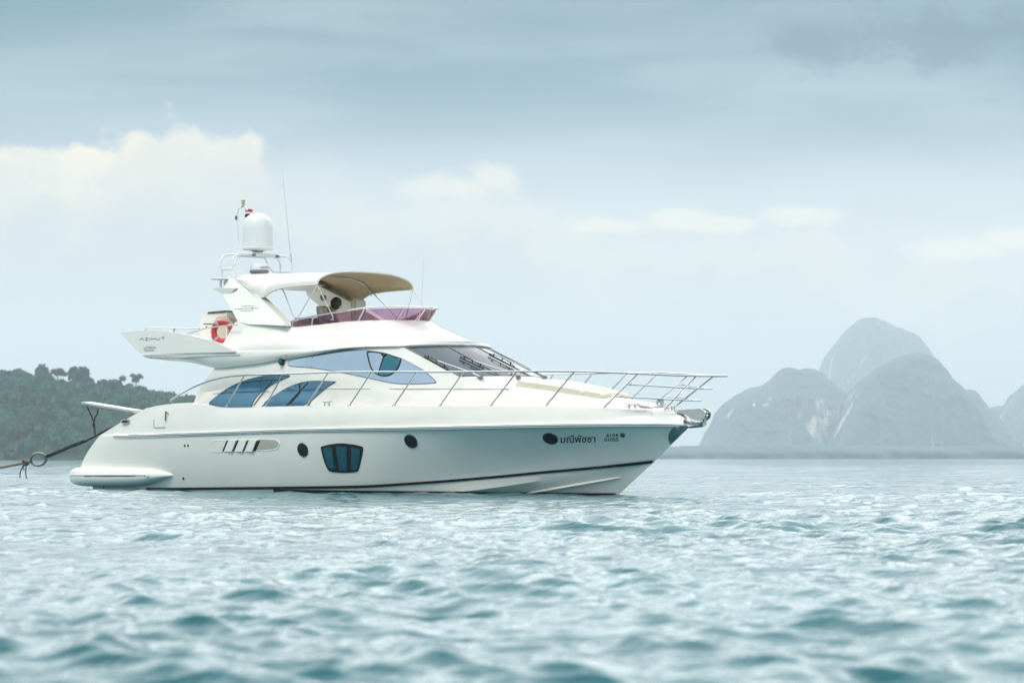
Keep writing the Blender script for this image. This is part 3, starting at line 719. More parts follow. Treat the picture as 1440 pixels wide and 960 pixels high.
# small skin fittings and filler hatch
for x, y, r in ((260,626.2,.026),(264.6,626.2,.026),(258,672.3,.03)):
    q, nn = hit(x, y, 'hull'); MB().lathe(q, [(r, 0), (r, .008), (r*.6, .010), (.004, .006)], 14, nn).obj('skin_fitting', M['black'], Y)
q, nn = hit(875.5, 611.3, 'hull'); MB().lathe(q, [(.05, 0), (.045, .02), (.004, .024)], 14, nn).obj('skin_fitting', M['lamp_green'], Y)
fh = patch('filler_hatch', [(216.8,577.5),(232.2,576.6),(232.6,600.2),(217.6,601)], 'hull', .010, M['gelcoat'], Y, 5, .014)
sm = MB(); stroke(sm, [(216.6,590),(217.2,601.4),(232.8,600.6)], .7, 'hull', .0115); sm.obj('seam', M['letter_grey'], fh)
hh_ = MB(); hp = [hit(x, y, 'hull') for x, y in ((234.6,578.5),(234.2,585),(233.8,591.5))]; hh_.tube([a+n_*.03 for a, n_ in hp], .016, 6); hh_.tube([hp[0][0]+hp[0][1]*.03, hit(238,582,'hull')[0]+hp[0][1]*.02], .008, 6)
hh_.obj('handle', M['letter_grey'], fh)
# lettering
FONT_CACHE = {}
def text_pts(body, bold=0.0):
    c = bpy.data.curves.new('lettering', 'FONT'); c.body = body; c.resolution_u = 3; c.offset = bold; o = bpy.data.objects.new('lettering', c); COL.objects.link(o)
    bpy.context.view_layer.update(); dg = bpy.context.evaluated_depsgraph_get(); me = bpy.data.meshes.new_from_object(o.evaluated_get(dg))
    V = np.array([tuple(v.co) for v in me.vertices]); F = [tuple(p.vertices) for p in me.polygons]
    bpy.data.objects.remove(o); bpy.data.curves.remove(c); bpy.data.meshes.remove(me); return V, F
def text_on(name, body, x0, x1, yt0, yb0, slope, surf, m, parent, off=.005, bold=0.0):
    V, F = text_pts(body, bold); a = V.min(0); b = V.max(0); P = []
    for v in V:
        x = x0 + (v[0]-a[0])/(b[0]-a[0])*(x1-x0); y = yb0 + (v[1]-a[1])/(b[1]-a[1])*(yt0-yb0) + slope*(x-x0)
        q, nn = hit(x, y, surf); P.append(q+nn*off)
    return mesh_obj(name, [(p[0], -p[1], p[2]) for p in P], F, m, parent, smooth=False)
text_on('yacht_name', 'มณีพัชชา', 788.5, 837.3, 611.3, 622.2, -.012, 'hull', M['letter'], Y, .005, .010)
text_on('registration_number', '6154', 852.8, 869, 609.4, 614.4, -.03, 'hull', M['letter'], Y, .005, .012)
text_on('registration_number', '01055', 849.8, 869.8, 615.5, 620.5, -.03, 'hull', M['letter'], Y, .005, .012)

# ---- swim platform with its side pods
pod = MB(); stn = []
px_top = [(97,668,1.80),(101,660.5,1.95),(113,657,2.06),(150,657,2.16),(190,658,2.22),(213,659.5,2.22),(235,663,2.17),(252,667,2.10)]
px_bot = [(98,672,1.80),(103,679.5,1.95),(113,682.5,2.0),(150,684,2.05),(190,683.5,2.08),(213,681,2.08),(235,674,2.08),(252,668.5,2.09)]
px_mid = [(96.6,669,1.84),(98.5,669.5,2.05),(112,669.5,2.22),(150,669.5,2.32),(190,669,2.36),(213,669,2.34),(235,668.3,2.24),(252,667.8,2.12)]
tr = resample([onv(x, y, v) for x, y, v in px_top], 34); br = resample([onv(x, y, v) for x, y, v in px_bot], 34); mr = resample([onv(x, y, v) for x, y, v in px_mid], 34)
ti = tr.copy(); ti[:, 1] = 1.5; bi = br.copy(); bi[:, 1] = 1.5
rowsP = [ti]
for i in range(9):
    th_ = i/8*math.pi/2; rowsP.append(tr + (mr-tr)*np.array((math.sin(th_), math.sin(th_), 1-math.cos(th_))))
for i in range(1, 9):
    th_ = i/8*math.pi/2; rowsP.append(mr + (br-mr)*np.array((1-math.cos(th_), 1-math.cos(th_), math.sin(th_))))
rowsP.append(bi); pod.grid(rowsP); bvh('pod', pod); nP = len(rowsP)
pod.mirror()
kk = nP*34
for i in range(nP-1): pod.f.append((i*34, (i+1)*34, (i+1)*34+kk, i*34+kk))
# platform top and bottom between the pods
for row, o_ in ((0, 0), (nP-1, 0)):
    for j in range(33): pod.f.append((row*34+j, row*34+j+1, row*34+j+1+kk, row*34+j+kk))
sp_ = pod.obj('swim_platform', M['gelcoat'], Y, sharp=40)
gr = MB(); stroke(gr, [(99.5,669.2),(120,669.3),(150,669.2),(180,669),(208,668.7)], 1.3, 'pod', .006); both(gr, 'fender_groove', M['letter_grey'], sp_)
gb = MB(); gb.tube([hit(x, 668.2, 'pod')[0]+np.array((0, .012, .012)) for x in np.linspace(100, 209, 20)], .012, 6); q, nn = hit(207.5, 668.2, 'pod'); gb.lathe(q, [(.045, 0), (.04, .02), (.02, .03)], 12, nn); both(gb, 'fender_strip', M['gelcoat'], sp_)
tk = MB(); tk.grid([[(u, v, tr[6][2]+.02) for v in np.linspace(-1.75, 1.75, 6)] for u in (tr[2][0]+.2, 1.1)]).obj('teak_top', M['teak'], sp_)
# exhaust scoops under the platform
for x in (150, 172, 190):
    q = onv(x, 686.5, 1.95); MB().lathe(q-np.array((.0, .25, 0)), [(.12, 0), (.14, .2), (.13, .26), (.09, .27), (.08, .15)], 14, (0, 1, -.1)).obj('exhaust_scoop', M['black'], sp_)
# passerelle on the transom
pa = MB(); p0, p1 = onv(196, 578.5, .75), onv(122, 566.5, .75); ax = (p1-p0)/np.linalg.norm(p1-p0)
q = Vector((1, 0, 0)).rotation_difference(Vector(ax)).to_matrix(); c = (p0+p1)/2
pa.box(c, (np.linalg.norm(p1-p0), .36, .055), q, .012); ps = pa.obj('passerelle', M['alu'], Y)
tp = MB(); tp.box(c+np.array(q @ Vector((0, 0, .034))), (np.linalg.norm(p1-p0)*.94, .30, .012), q, .003); tp.obj('tread', M['teak'], ps)
for sgn in (-1, 1):
    sv = .75+sgn*.12
    stp_ = MB(); a = onv(122.5 if sgn > 0 else 138, 570.5 if sgn > 0 else 574, .75+sgn*.1); b = onv(132, 593, .75); stp_.tube([a, a*.8+b*.2+np.array((.02, 0, -.05)), b*.6+a*.4, b], .016, 6); stp_.obj('lifting_strap', M['black_rope'], ps)
a, b = onv(132, 593, .75), onv(134, 612, .75); mb = MB(); mb.tube([a, b], .017, 6); mb.lathe(a+np.array((0,0,-.12)), [(.03, 0), (.035, .05), (.02, .1)], 10); mb.obj('lifting_strap', M['black_rope'], ps)

# ---- deckhouse
NS, NF = 46, 16
wsB, wsT = onv(647, 531, 1.33), onv(566, 488.3, 1.33)
Vr0 = tab((0, 1.85), (8, 1.92), (10, 1.75), (11.5, 1.45)); Vr1 = tab((0, 1.80), (8, 1.80), (9.6, 1.72), (10.5, 1.52), (wsB[0], 1.33)); Vr2 = tab((0, 1.86), (6, 1.84), (7.6, 1.70), (wsT[0], 1.33))
def close_front(corner, du, dw, n=NF, pw=2.0):
    return [np.array((corner[0]+du*(1-t**pw), corner[1]*t, corner[2]+dw*(1-t**pw))) for t in np.linspace(1, 0, n)][1:]
uA = onv(264, 574, 1.85)[0]
s0 = resample([np.array((uA, 1.85, 1.50)), np.array((4, 1.9, 1.50)), np.array((8, 1.9, 1.50)), np.array((10, 1.75, 1.50)), np.array((wsB[0]+.35, 1.40, 1.50))], NS)
s1 = resample(line([(277,554),(300,549.5),(340,547),(450,546.7),(550,546.7),(585,545)], Vr1) + line([(612,541),(632,536.5)], Vr1) + [wsB], NS)
s2 = resample(line([(302,517),(330,515),(360,511.5),(400,505),(440,499),(470,493.5),(493,490.3),(530,488.5)], Vr2) + [wsT], NS)
r0 = np.vstack([s0, close_front(s0[-1], .35, 0)]); r1 = np.vstack([s1, close_front(wsB, .34, .03)]); r2 = np.vstack([s2, close_front(wsT, .40, .05)])
house = MB(); hrows = [r0] + blend(r0, r1, 2, .02) + [r1] + blend(r1, r2, 5, np.concatenate([np.full(NS-8, .03), np.linspace(.03, 0, 8), np.zeros(NF-1)])) + [r2]
# roof over the deckhouse under the flybridge
roof = r2.copy(); roof[:, 1] *= .55; roof[:, 2] += .06; roof[:, 0] = roof[:, 0]-.15
hrows += [roof]; house.grid(hrows); bvh('house', house); nh = len(hrows); nw = len(r0)
house.mirror(); kk = nh*nw
for i in range(nh-1): house.f.append((i*nw, (i+1)*nw, (i+1)*nw+kk, i*nw+kk))
house.obj('deckhouse', M['gelcoat'], Y, sharp=30)
# ---- foredeck trunk
T1v = stab((6, 1.62), (9, 1.60), (10.5, 1.52), (11.5, 1.38), (12.5, 1.14), (13.5, .86), (14.5, .52), (15.3, .22), (16, .0))
t1 = resample(line([(470,546.7),(550,546.7),(640,546.7),(717,546.9),(760,551.5),(790,556),(830,561.5),(870,566.5),(905,571)], T1v) + [np.array((15.35, .20, 0))+np.array((0, 0, onv(925, 574.5, .2)[2]))], 50)
tc_ = resample([onv(x, y, -.15) for x, y in ((560,533),(640,533),(745,536),(790,543),(832,550.5),(870,557),(900,563.5),(920,568.5),(936,573.5))], 50)
t0 = t1.copy(); t0[:, 1] += np.linspace(.22, .06, 50); t0[:, 2] = [np.interp(u, inn[:, 0], inn[:, 2])-.03 for u in t1[:, 0]]
t2 = t1.copy(); t2[:, 1] *= .86; t2[:, 2] += np.linspace(.07, .02, 50)
tcc = tc_.copy(); tcc[:, 1] = 0
# align the centre row to the side row lengthwise
tcu = np.stack([t1[:, 0]+np.linspace(.25, .25, 50), np.zeros(50), np.interp(t1[:, 0]+.25, tcc[:, 0], tcc[:, 2])], -1); tcu[:, 2] = np.maximum(tcu[:, 2], t2[:, 2]+.005)
trunk = MB(); trr = [t0] + blend(t0, t1, 3, .03) + [t1, t2]
for t in (.25, .5, .75):
    r = t2*(1-t)+tcu*t; r[:, 2] = t2[:, 2] + (tcu[:, 2]-t2[:, 2])*math.sin(t*math.pi/2); trr.append(r)
trr.append(tcu); trunk.grid(trr); bvh('trunk', trunk); trunk.mirror().obj('foredeck_trunk', M['gelcoat'], Y, sharp=35)
sm = MB(); stroke(sm, [(445,546.8),(500,546.9),(560,547),(590,547),(620,547),(650,547),(680,547),(700,547.1),(716,547.2)], .7, ['trunk', 'house'], .012); sm.obj('trunk_seam', M['letter_grey'], Y)
# ---- side windows
WOUT = smooth_outline([(406,510.5),(408.5,506.7),(440,500),(473,493.2),(493,491.4),(520,493),(540,496.7),(563,503),(582,512.5),(598,521.7),(612.3,535),(611.5,538.6),(590,540),(556.7,539.7),(523,533),(490,526),(461.7,521),(436.7,517.5),(408,515)], 4)
def shrink(P, d):
    P = np.array(P); n = len(P); out = []
    for i in range(n):
        t = P[(i+1) % n]-P[i-1]; t /= np.linalg.norm(t)+1e-9; out.append(P[i]+np.array((-t[1], t[0]))*d)
    return [tuple(p) for p in out]
def side_window(outline, m, frame_m='letter_grey'):
    f = patch('side_window', outline, 'house', .006, M[frame_m], Y, 6)
    g = patch('pane', shrink(outline, .75), 'house', .011, m, f, 6); return f, g
f1, g1 = side_window(WOUT, M['glass_light'])
sl = MB(); stroke(sl, [(440.2,500.8),(438.6,517.2)], .8, 'house', .013); sl.obj('pane_joint', M['letter_grey'], f1)
# opening sash in the upper window
SO = [(517,494.8),(530,494.6),(545,497.5),(556,501.5),(564.5,504.5),(563,512),(559.5,519),(553,525.5),(545,529),(536,529),(528,525.5),(521.5,517),(518,505)]
SO = smooth_outline(SO, 3); n_ = len(SO); SI = shrink(SO, 1.5)
mb = MB(); rows_ = []
for P, off in ((SO, .013), (SO, .024), (SI, .024), (SI, .013)):
    rr_ = []
    for p in P: q, nn = hit(p[0], p[1], 'house'); rr_.append(q+nn*off)
    rows_.append(rr_)
mb.grid(rows_, closed=True); mb.obj('sash_frame', M['black'], f1)
patch('sash_pane', [(541,499.2),(546,499.8),(556,503),(563,506),(561.5,512),(557,519),(551,525),(545,527.5),(536,527.5),(533,526.5)], 'house', .0155, M['glass_teal'], f1, 4)
mb = MB(); mb.tube([hit(x, y, 'house')[0]+np.array((0, .02, 0)) for x, y in ((541,499.5),(537,512),(532.5,526))], .015, 6); mb.tube([hit(x, y, 'house')[0]+np.array((0, .025, 0)) for x, y in ((538,497.5),(540.5,500.5),(544,497.8))], .022, 6); mb.obj('sash_post', M['black'], f1)
WA = smooth_outline([(294.3,566),(305,556.5),(318,546.7),(330,540.3),(343,535),(368,528.3),(385,527),(405,526.7),(407.8,528.5),(404,531.5),(395,535),(381,542.5),(368,551.5),(358,563),(350.5,577),(330,577.5),(301.7,577),(297,571.5)], 4)
WB = smooth_outline([(366,577),(371,568),(376.7,561.7),(391.7,552),(400,546.7),(411,541.5),(423,537.5),(434,535.6),(445,535),(470,536),(471.7,537.8),(461.7,544),(446.7,556.7),(438,564.5),(429,577),(400,577.5)], 4)
fA, gA = side_window(WA, M['glass_dark']); fB, gB = side_window(WB, M['glass_dark'])
ml = MB(); stroke(ml, [(383.5,535),(376,545),(366.5,557.5),(357,570)], 1.2, 'house', .014); stroke(ml, [(300,553.5),(340,551.6),(380,550.5)], .6, 'house', .014); stroke(ml, [(338,539),(360,535.5),(398,533.3)], 1.0, 'house', .014); ml.obj('mullion', M['black'], fA)
ml = MB(); stroke(ml, [(434,537.5),(424,548),(412,561),(402.5,571.5)], 1.6, 'house', .014); stroke(ml, [(397,549.8),(430,549.3),(452,549)], .6, 'house', .014); ml.obj('mullion', M['black'], fB)
# ---- windscreen: laid on the front of the deckhouse, both halves
def ws_row(t, off, inset):
    B = np.vstack([[wsB], close_front(wsB, .34, .03)]); Tt = np.vstack([[wsT], close_front(wsT, .40, .05)])
    full = []
    for a, b in zip(B, Tt):
        p = a*(1-t)+b*t; full.append(p)
    full = np.array(full); full[:, 1] *= inset
    full[:, 0] += off*.55; full[:, 2] += off*.84
    return np.vstack([full, (full*np.array((1, -1, 1)))[::-1][1:]])
gl = MB(); gl.grid([ws_row(t, .012, .985) for t in np.linspace(.02, .975, 9)]); gl.grid([ws_row(.02, .0, .985), ws_row(.02, .012, .985)]); gl.grid([ws_row(.975, .0, .985), ws_row(.975, .012, .985)])
# the lower near corner is cut by the white pillar, so the screen carries a dark border strip
wsn = gl.obj('windscreen', M['glass_screen'], Y, sharp=40)
bvh('screen', gl)
ml = MB()
for tv in (.34, -.34, .99, -.99):
    pts = []
    for t in np.linspace(.03, .97, 8):
        r = ws_row(t, .018, .985); vs = r[:, 1]; i = np.argmin(np.abs(vs-tv*1.33*.985)); pts.append((np.interp(-tv*1.31, -vs, r[:, 0]), tv*1.31, np.interp(-tv*1.31, -vs, r[:, 2])))
    ml = MB().tube(pts, .010 if abs(tv) < .9 else .012, 6); ml.obj('mullion', M['grey_plastic'], wsn)
for bx, by, tip, heel_, arm in ((0, 0, (596.5,503), (630,522), (676,532.3)), (0, 0, (646.5,504.3), (680,520.3), (729,532.3)), (0, 0, (687,500.3), (722.5,518.3), (766,532.2))):
    mb = MB(); a = [hit(tip[0]+(heel_[0]-tip[0])*t, tip[1]+(heel_[1]-tip[1])*t, ['screen', 'house']) for t in np.linspace(0, 1, 7)]
    mb.tube([p+n_*.030 for p, n_ in a], .015, 6)
    mb.tube([p+n_*(.055+.04*math.sin(math.pi*t)) for (p, n_), t in zip(a, np.linspace(0, 1, 7))], .008, 6)
    for t in (1, 3, 5): mb.tube([a[t][0]+a[t][1]*.035, a[t][0]+a[t][1]*.10], .013, 5)
    wp = mb.obj('wiper', M['black'], Y)
    m_ = ((tip[0]+heel_[0])/2, (tip[1]+heel_[1])/2); ar = MB(); pts = []
    for t in np.linspace(0, 1, 6):
        p, n_ = hit(m_[0]+(arm[0]-m_[0])*t, m_[1]+(arm[1]-m_[1])*t, ['screen', 'house', 'trunk']); pts.append(p+n_*(.09-.03*t))
    ar.tube(pts, .012, 6); ar.obj('arm', M['steel'], wp)
    p, n_ = hit(arm[0]-.5, arm[1]+.6, ['trunk', 'house', 'screen']); MB().box(p+np.array((0, 0, .03)), (.10, .10, .07), None, .015).obj('motor_cap', M['grey_plastic'], wp)

# ---- flybridge deck moulding
Vf0 = tab((0, 1.72), (2, 1.88), (6, 1.90), (7.6, 1.76), (wsT[0], 1.345)); Vf1 = tab((0, 1.78), (1.5, 1.95), (3, 2.02), (6, 1.97), (7.6, 1.79), (wsT[0], 1.37))
nF = NS+NF-1
def closed_row(side, du, dw, n=NS+14, pw=2.0):
    return resample(np.vstack([side, close_front(side[-1], du, dw, 12, pw)]), n, smooth=False)
f0s = line([(209,504),(235,506.5),(267,509.8),(288,514),(302,517.2),(330,515.2),(360,511.5),(400,504.8),(440,498.8),(470,493.2),(493,490),(530,488.2),(566,487.8)], Vf0)
f1s = line([(199,498),(260,496.5),(330,494.8),(400,493),(440,491.5),(493,487.5),(530,485.6),(564,484.6)], Vf1)
f0r = closed_row(resample(f0s, 60), .42, .05); f1r = closed_row(resample(f1s, 60), .42, .06)
fz = f0r.copy(); fz[:, 1] *= .9; fz[:, 2] += .05*0
f2s_ = f1r.copy(); f2s_[:, 2] += .03; f2s_[:, 1] *= .97
f3s_ = f2s_.copy(); f3s_[:, 1] *= 0.5
fly = MB(); fin = f0r.copy(); fin[:, 1] *= .3; fin[:, 2] += .04
frows = [fin, f0r] + blend(f0r, f1r, 3, .035) + [f1r, f2s_, f3s_]; fly.grid(frows); bvh('fly', fly); nf = len(frows); nw = len(f0r)
fly.mirror(); kk = nf*nw
for i in range(nf-1): fly.f.append((i*nw, (i+1)*nw, (i+1)*nw+kk, i*nw+kk))
fly.f += [(j, j+1, j+1+kk, j+kk) for j in range(nw-1)] + [((nf-1)*nw+j, (nf-1)*nw+j+1, (nf-1)*nw+j+1+kk, (nf-1)*nw+j+kk) for j in range(nw-1)]
fly.obj('flybridge_deck', M['gelcoat'], Y, sharp=30)
# ---- flybridge coaming: wide band, crease, upper wall
Vc1 = tab((0, 1.9), (4, 1.90), (6, 1.86), (7.4, 1.70), (8.4, 1.30)); Vc2 = tab((0, 1.72), (5, 1.70), (6.6, 1.55), (7.6, 1.22), (8.2, .9))
def solve_front(side, target_x, cap_=None):     # closes a row at the bow so that its outline ends at a photo column
    c = side[-1]; lo, hi = 0, 4.0
    for _ in range(40):
        m_ = (lo+hi)/2; rr_ = [np.array((c[0]+m_*math.sin(t), c[1]*math.cos(t), c[2])) for t in np.linspace(0, math.pi/2, 14)]; full = rr_ + [p*np.array((1, -1, 1)) for p in rr_]
        if max(px_of(p)[0] for p in full) < target_x: lo = m_
        else: hi = m_
    return np.vstack([side, rr_[1:]])
c0 = np.vstack([f1r[0:0]] + [[p for p in f1r if px_of(p)[0] > 318 or p[0] > 6]])
c0 = resample(c0, 64, False); c0[:, 1] *= .985; c0[:, 2] += .012
c1 = solve_front(resample(line([(313,482),(350,479.5),(400,477),(460,475.4),(522,475),(540,475)], Vc1), 40), 640); c1 = resample(c1, 64, False)
c2 = solve_front(resample(line([(331,452.5),(345,452.5),(370,454.2),(400,458),(410,459.8),(440,457.5),(483,452.5),(507,451)], Vc2), 40), 606); c2 = resample(c2, 64, False)
c2[:, 2] = np.where(np.arange(64) > 40, c2[40, 2]*0 + c2[:, 2], c2[:, 2])
c3 = c2.copy(); c3[:, 1] *= .93; c3[:, 0] -= .03; c4 = c3.copy(); c4[:, 2] -= .5
c1b = c1.copy(); c1b[:, 1] *= .975; c1b[:, 0] = 4+(c1b[:, 0]-4)*.989; c1b[:, 2] += .012
coam = MB(); crow = [c0] + blend(c0, c1, 4, .02) + [c1, c1b] + blend(c1b, c2, 5, .0) + [c2, c3, c4]
coam.grid(crow); bvh('coam', coam); nw = 64
coam.f.append(tuple(i*nw for i in range(len(crow))))
coam.mirror(); coam.obj('flybridge_coaming', M['gelcoat'], Y, sharp=30)
for i, x in enumerate((539.5, 568, 594.5, 616.5)):
    q, nn = hit(x, 471, 'coam'); MB().lathe(q, [(.016, 0), (.014, .006), (.003, .008)], 10, nn).obj('snap_stud', M['steel'], Y)
for x, y in ((477,488),(515,487),(440,492),(402.5,499)):
    q, nn = hit(x, y, ['fly', 'coam']); MB().lathe(q, [(.016, 0), (.014, .006), (.003, .008)], 10, nn).obj('snap_stud', M['steel'], Y)
# ---- aft wing panels
wp_ = [(169,468),(180,466.4),(194,465.2),(207,464.8),(222,465.2),(235,466),(250,467.8),(263,470),(278,473.6),(293,478),(305,482),(317,487),(330,492.8),(330,495),(260,496.6),(199,498.1),(188,488),(178,477)]
Vw = tab((0, 1.70), (.8, 1.80), (2, 1.95), (4, 2.02))
wing = MB(); A_ = [onf(x, y, Vw) for x, y in wp_]; A_ = [p+np.array((0, .012, 0)) for p in A_]
P2 = [Vector((x, y)) for x, y in wp_]; rcd = delaunay_2d_cdt(P2, [(i, (i+1) % len(P2)) for i in range(len(P2))], [], 1, 1e-4)
Vt = [onf(p[0], p[1], Vw)+np.array((0, .012, 0)) for p in rcd[0]]
wing.add(Vt, [tuple(f) for f in rcd[2]]); kk = len(wing.v); wing.v += [tuple(p-np.array((0, .11, 0))) for p in Vt]; wing.f += [tuple(reversed([i+kk for i in f])) for f in rcd[2]]
nb = len(P2); wing.f += [(i, (i+1) % nb, (i+1) % nb+kk, i+kk) for i in range(nb)]
bvh('wing', wing)
wing.obj('wing_panel', M['gelcoat'], Y, sharp=50)
wg2 = MB(); wg2.v = [(a, -b, c) for a, b, c in wing.v]; wg2.f = [tuple(reversed(f)) for f in wing.f]; wg2.obj('wing_panel', M['gelcoat'], Y, sharp=50)
aw = onf(199, 498, Vw); at_ = onf(172, 468.5, Vw)
# aft coaming between the wings
ac = MB(); a0 = onf(240, 496.8, Vw); a1 = onf(236, 470, Vw); ac.add([(a0[0], v, a0[2]) for v in np.linspace(-1.85, 1.85, 9)] + [(a1[0]-.02, v, a1[2]-.05) for v in np.linspace(-1.85, 1.85, 9)], [(i, i+1, i+10, i+9) for i in range(8)]); ac.obj('aft_coaming', M['gelcoat'], Y)
for pts in ([(196.5,478.6),(199.3,475),(202.2,478.4)], [(204,475.2),(208.2,475),(204.2,478.6),(208.4,478.3)], [(210.2,474.9),(210,478.4)], [(212.6,478.2),(213,475.3),(215.5,477.2),(218,475),(218.3,478)], [(220.6,474.8),(220.6,477.4),(222,478),(224.6,477.5),(225,474.6)], [(227,474.3),(231.8,474),(229.5,474.3),(229.2,477.6)]):
    sg = MB()
    for a, b in zip(pts[:-1], pts[1:]): stroke(sg, [a, b], .7, 'wing', .004)
    sg.obj('letter', M['letter_grey'], Y)
text_on('stern_lettering', 'มณีพัชชา', 202.3, 219.6, 486.6, 490.2, -.01, 'wing', M['letter_grey'], Y, .004)
text_on('stern_lettering', 'กรุงเทพ', 202.3, 216.8, 491.4, 494.9, -.01, 'wing', M['letter_grey'], Y, .004)
mb = MB(); mb.tube([onf(x, y, Vf1)+np.array((0, .012, 0)) for x, y in ((211,502.6),(240,501.8),(280,500.6),(320,499),(338,498.4))], .016, 6)
for x, y in ((212,502.6),(270,501),(336,498.5)): p = onf(x, y, Vf1); mb.tube([p+np.array((0, .012, 0)), p-np.array((0, .08, 0))], .012, 6)
both(mb, 'grab_rail', M['steel'], Y)
wr = MB(); wr.tube([onv(x, y, 1.90) for x, y in ((204.2,464.6),(206.5,461.6),(215,461.2),(245,461.7),(280,462.2))], .016, 6); wr.tube([onv(244.8,461.7,1.90), onv(244.8,466.5,1.90)], .020, 6)
wr.tube([onv(x, y, 1.88) for x, y in ((262,470.2),(275,465.6),(288,462),(300,459.8),(318,457.4),(334,456.4))], .016, 6); both(wr, 'aft_rail', M['steel'], Y)
# navigation lamp on the deckhouse side
mb = MB(); p, n_ = hit(398, 509.5, ['house', 'fly']); mb.box(p+n_*.05, (.12, .12, .14), None, .03); nl_ = mb.obj('side_lamp', M['black'], Y); MB().lathe(p+n_*.08+np.array((0, 0, -.045)), [(.05, 0), (.055, .045), (.05, .09)], 14).obj('lens', M['lamp_green'], nl_)
# bar unit on the aft flybridge
bar = MB(); B0 = onv(284, 476, .9); zb, ztp = B0[2]-.15, onv(300, 440.5, .9)[2]
u0, u1 = onv(284, 460, .95)[0], onv(336, 460, .95)[0]-.35
prof = [(u0, zb), (u0-.02, zb+.30), (u0+.0, ztp-.16), (u0+.10, ztp-.04), (u0+.28, ztp), (u1, ztp), (u1, zb)]
bar.prism([(u, 1.00, w) for u, w in prof], (0, -1.3, 0)); bu = bar.obj('bar_unit', M['gelcoat'], Y, sharp=40); bvh('bar', bar)
mb = MB(); mb.prism([(u0+.26, 1.02, ztp-.01), (u1-.05, 1.02, ztp-.01), (u1-.05, 1.02, ztp+.04), (u0+.30, 1.02, ztp+.03)], (0, -1.34, 0)); mb.obj('worktop', M['brown'], bu)
mb = MB(); stroke(mb, [(286,455.5),(300,455.5)], 1.1, 'bar', .006); mb.obj('slot', M['black'], bu)
q, nn = hit(290.5, 460, 'bar'); MB().lathe(q, [(.022, 0), (.02, .01), (.004, .012)], 10, nn).obj('knob', M['black'], bu)
patch('door_panel', smooth_outline([(304,447),(318,444.5),(331,450),(333,462),(331,480),(308,480),(303,465)], 3), 'bar', .006, M['beige'], bu, 6)
# ---- radar arch: two leaning legs, cross beam, winglets
def vleg(y): return 1.68 - (452-y)/62*.45
leg_px = [(312,411.5),(317,420),(326,436),(335,452.5),(350,456),(372,456.5),(400,458),(398.5,451.5),(383,436),(366,419),(348,404.5),(331,390.8),(322,390),(316,400)]
lg = MB(); P2 = [Vector(p) for p in leg_px]; rcd = delaunay_2d_cdt(P2, [(i, (i+1) % len(P2)) for i in range(len(P2))], [], 1, 1e-4)
Vt = [onv(p[0], p[1], vleg(p[1])) for p in rcd[0]]; lg.add(Vt, [tuple(f) for f in rcd[2]]); kk = len(lg.v); lg.v += [tuple(p-np.array((0, .20, 0))) for p in Vt]; lg.f += [tuple(reversed([i+kk for i in f])) for f in rcd[2]]; nb = len(P2); lg.f += [(i, (i+1) % nb, (i+1) % nb+kk, i+kk) for i in range(nb)]
bvh('leg', lg); lg.obj('arch_leg', M['gelcoat'], Y, sharp=50)
l2 = MB(); l2.v = [(a, -b, c) for a, b, c in lg.v]; l2.f = [tuple(reversed(f)) for f in lg.f]; l2.obj('arch_leg', M['gelcoat'], Y, sharp=50)
q = onv(455, 417, -1.05); q = onv(455, 417, -vleg(417)+.23); MB().lathe((q[0], -vleg(417)+.23, q[2]), [(.10, 0), (.10, .02), (.07, .03), (.02, .02)], 20, (0, 1, 0)).obj('loudspeaker', M['speaker'], Y)
ab = MB(); w1 = onv(331, 390.5, 1.2)[2]; ua, ub_ = onv(317, 398, 1.2)[0], onv(334, 391, 1.2)[0]+.15
ab.prism([(ua, 1.24, w1-.20), (ua-.02, 1.24, w1-.06), (ua+.15, 1.24, w1+.02), (ub_, 1.24, w1+.02), (ub_+.15, 1.24, w1-.10), (ub_-.1, 1.24, w1-.22)], (0, -2.48, 0)); ab.obj('arch_beam', M['gelcoat'], Y, sharp=40)
for sg_ in (1,):
    wl = MB(); L0, L1 = onv(297, 404.8, 1.42), onv(331, 404.8, 1.42); bt = onv(316, 413, 1.42)
    wl.add([(L0[0], 1.42, L0[2]), (L1[0], 1.42, L1[2]), (L1[0], 1.0, L1[2]), (L0[0], 1.0, L0[2]), (bt[0]-.12, 1.40, bt[2]), (bt[0]+.15, 1.40, bt[2]), (bt[0]+.15, 1.05, bt[2]), (bt[0]-.12, 1.05, bt[2])], [(0,1,2,3),(0,4,5,1),(1,5,6,2),(2,6,7,3),(3,7,4,0),(4,7,6,5)])
    wl.obj('winglet', M['gelcoat'], Y, sharp=60)
hn = MB(); p = onv(310.5, 392, 1.30); b = onv(310.5, 404, 1.30); hn.lathe(p-np.array((0, 0, .035)), [(.03, -.0), (.20, .018), (.21, .035), (.18, .045), (.02, .05)], 24); hn.tube([p, b], .028, 8); hn.obj('horn', M['white_plastic'], Y)
# script logo on the arch leg
sg = MB()
stroke(sg, [(330.5,434.6),(342,434)], .55, 'leg', .004); stroke(sg, [(351,433.6),(364,433.1)], .55, 'leg', .004)
for y0, x0, x1 in ((430.6,339.5,356), (433.9,338.5,355), (437.2,338,354.5)):
    xs = np.linspace(x0, x1, 34); stroke(sg, [(x, y0-(x-x0)*.03+.32*math.sin((x-x0)*1.9+y0*3)+.22*math.sin((x-x0)*3.1+y0)) for x in xs], .5, 'leg', .004)
stroke(sg, [(355.6,430.2),(355.2,437)], .45, 'leg', .004); sg.obj('script_emblem', M['letter_grey'], Y)
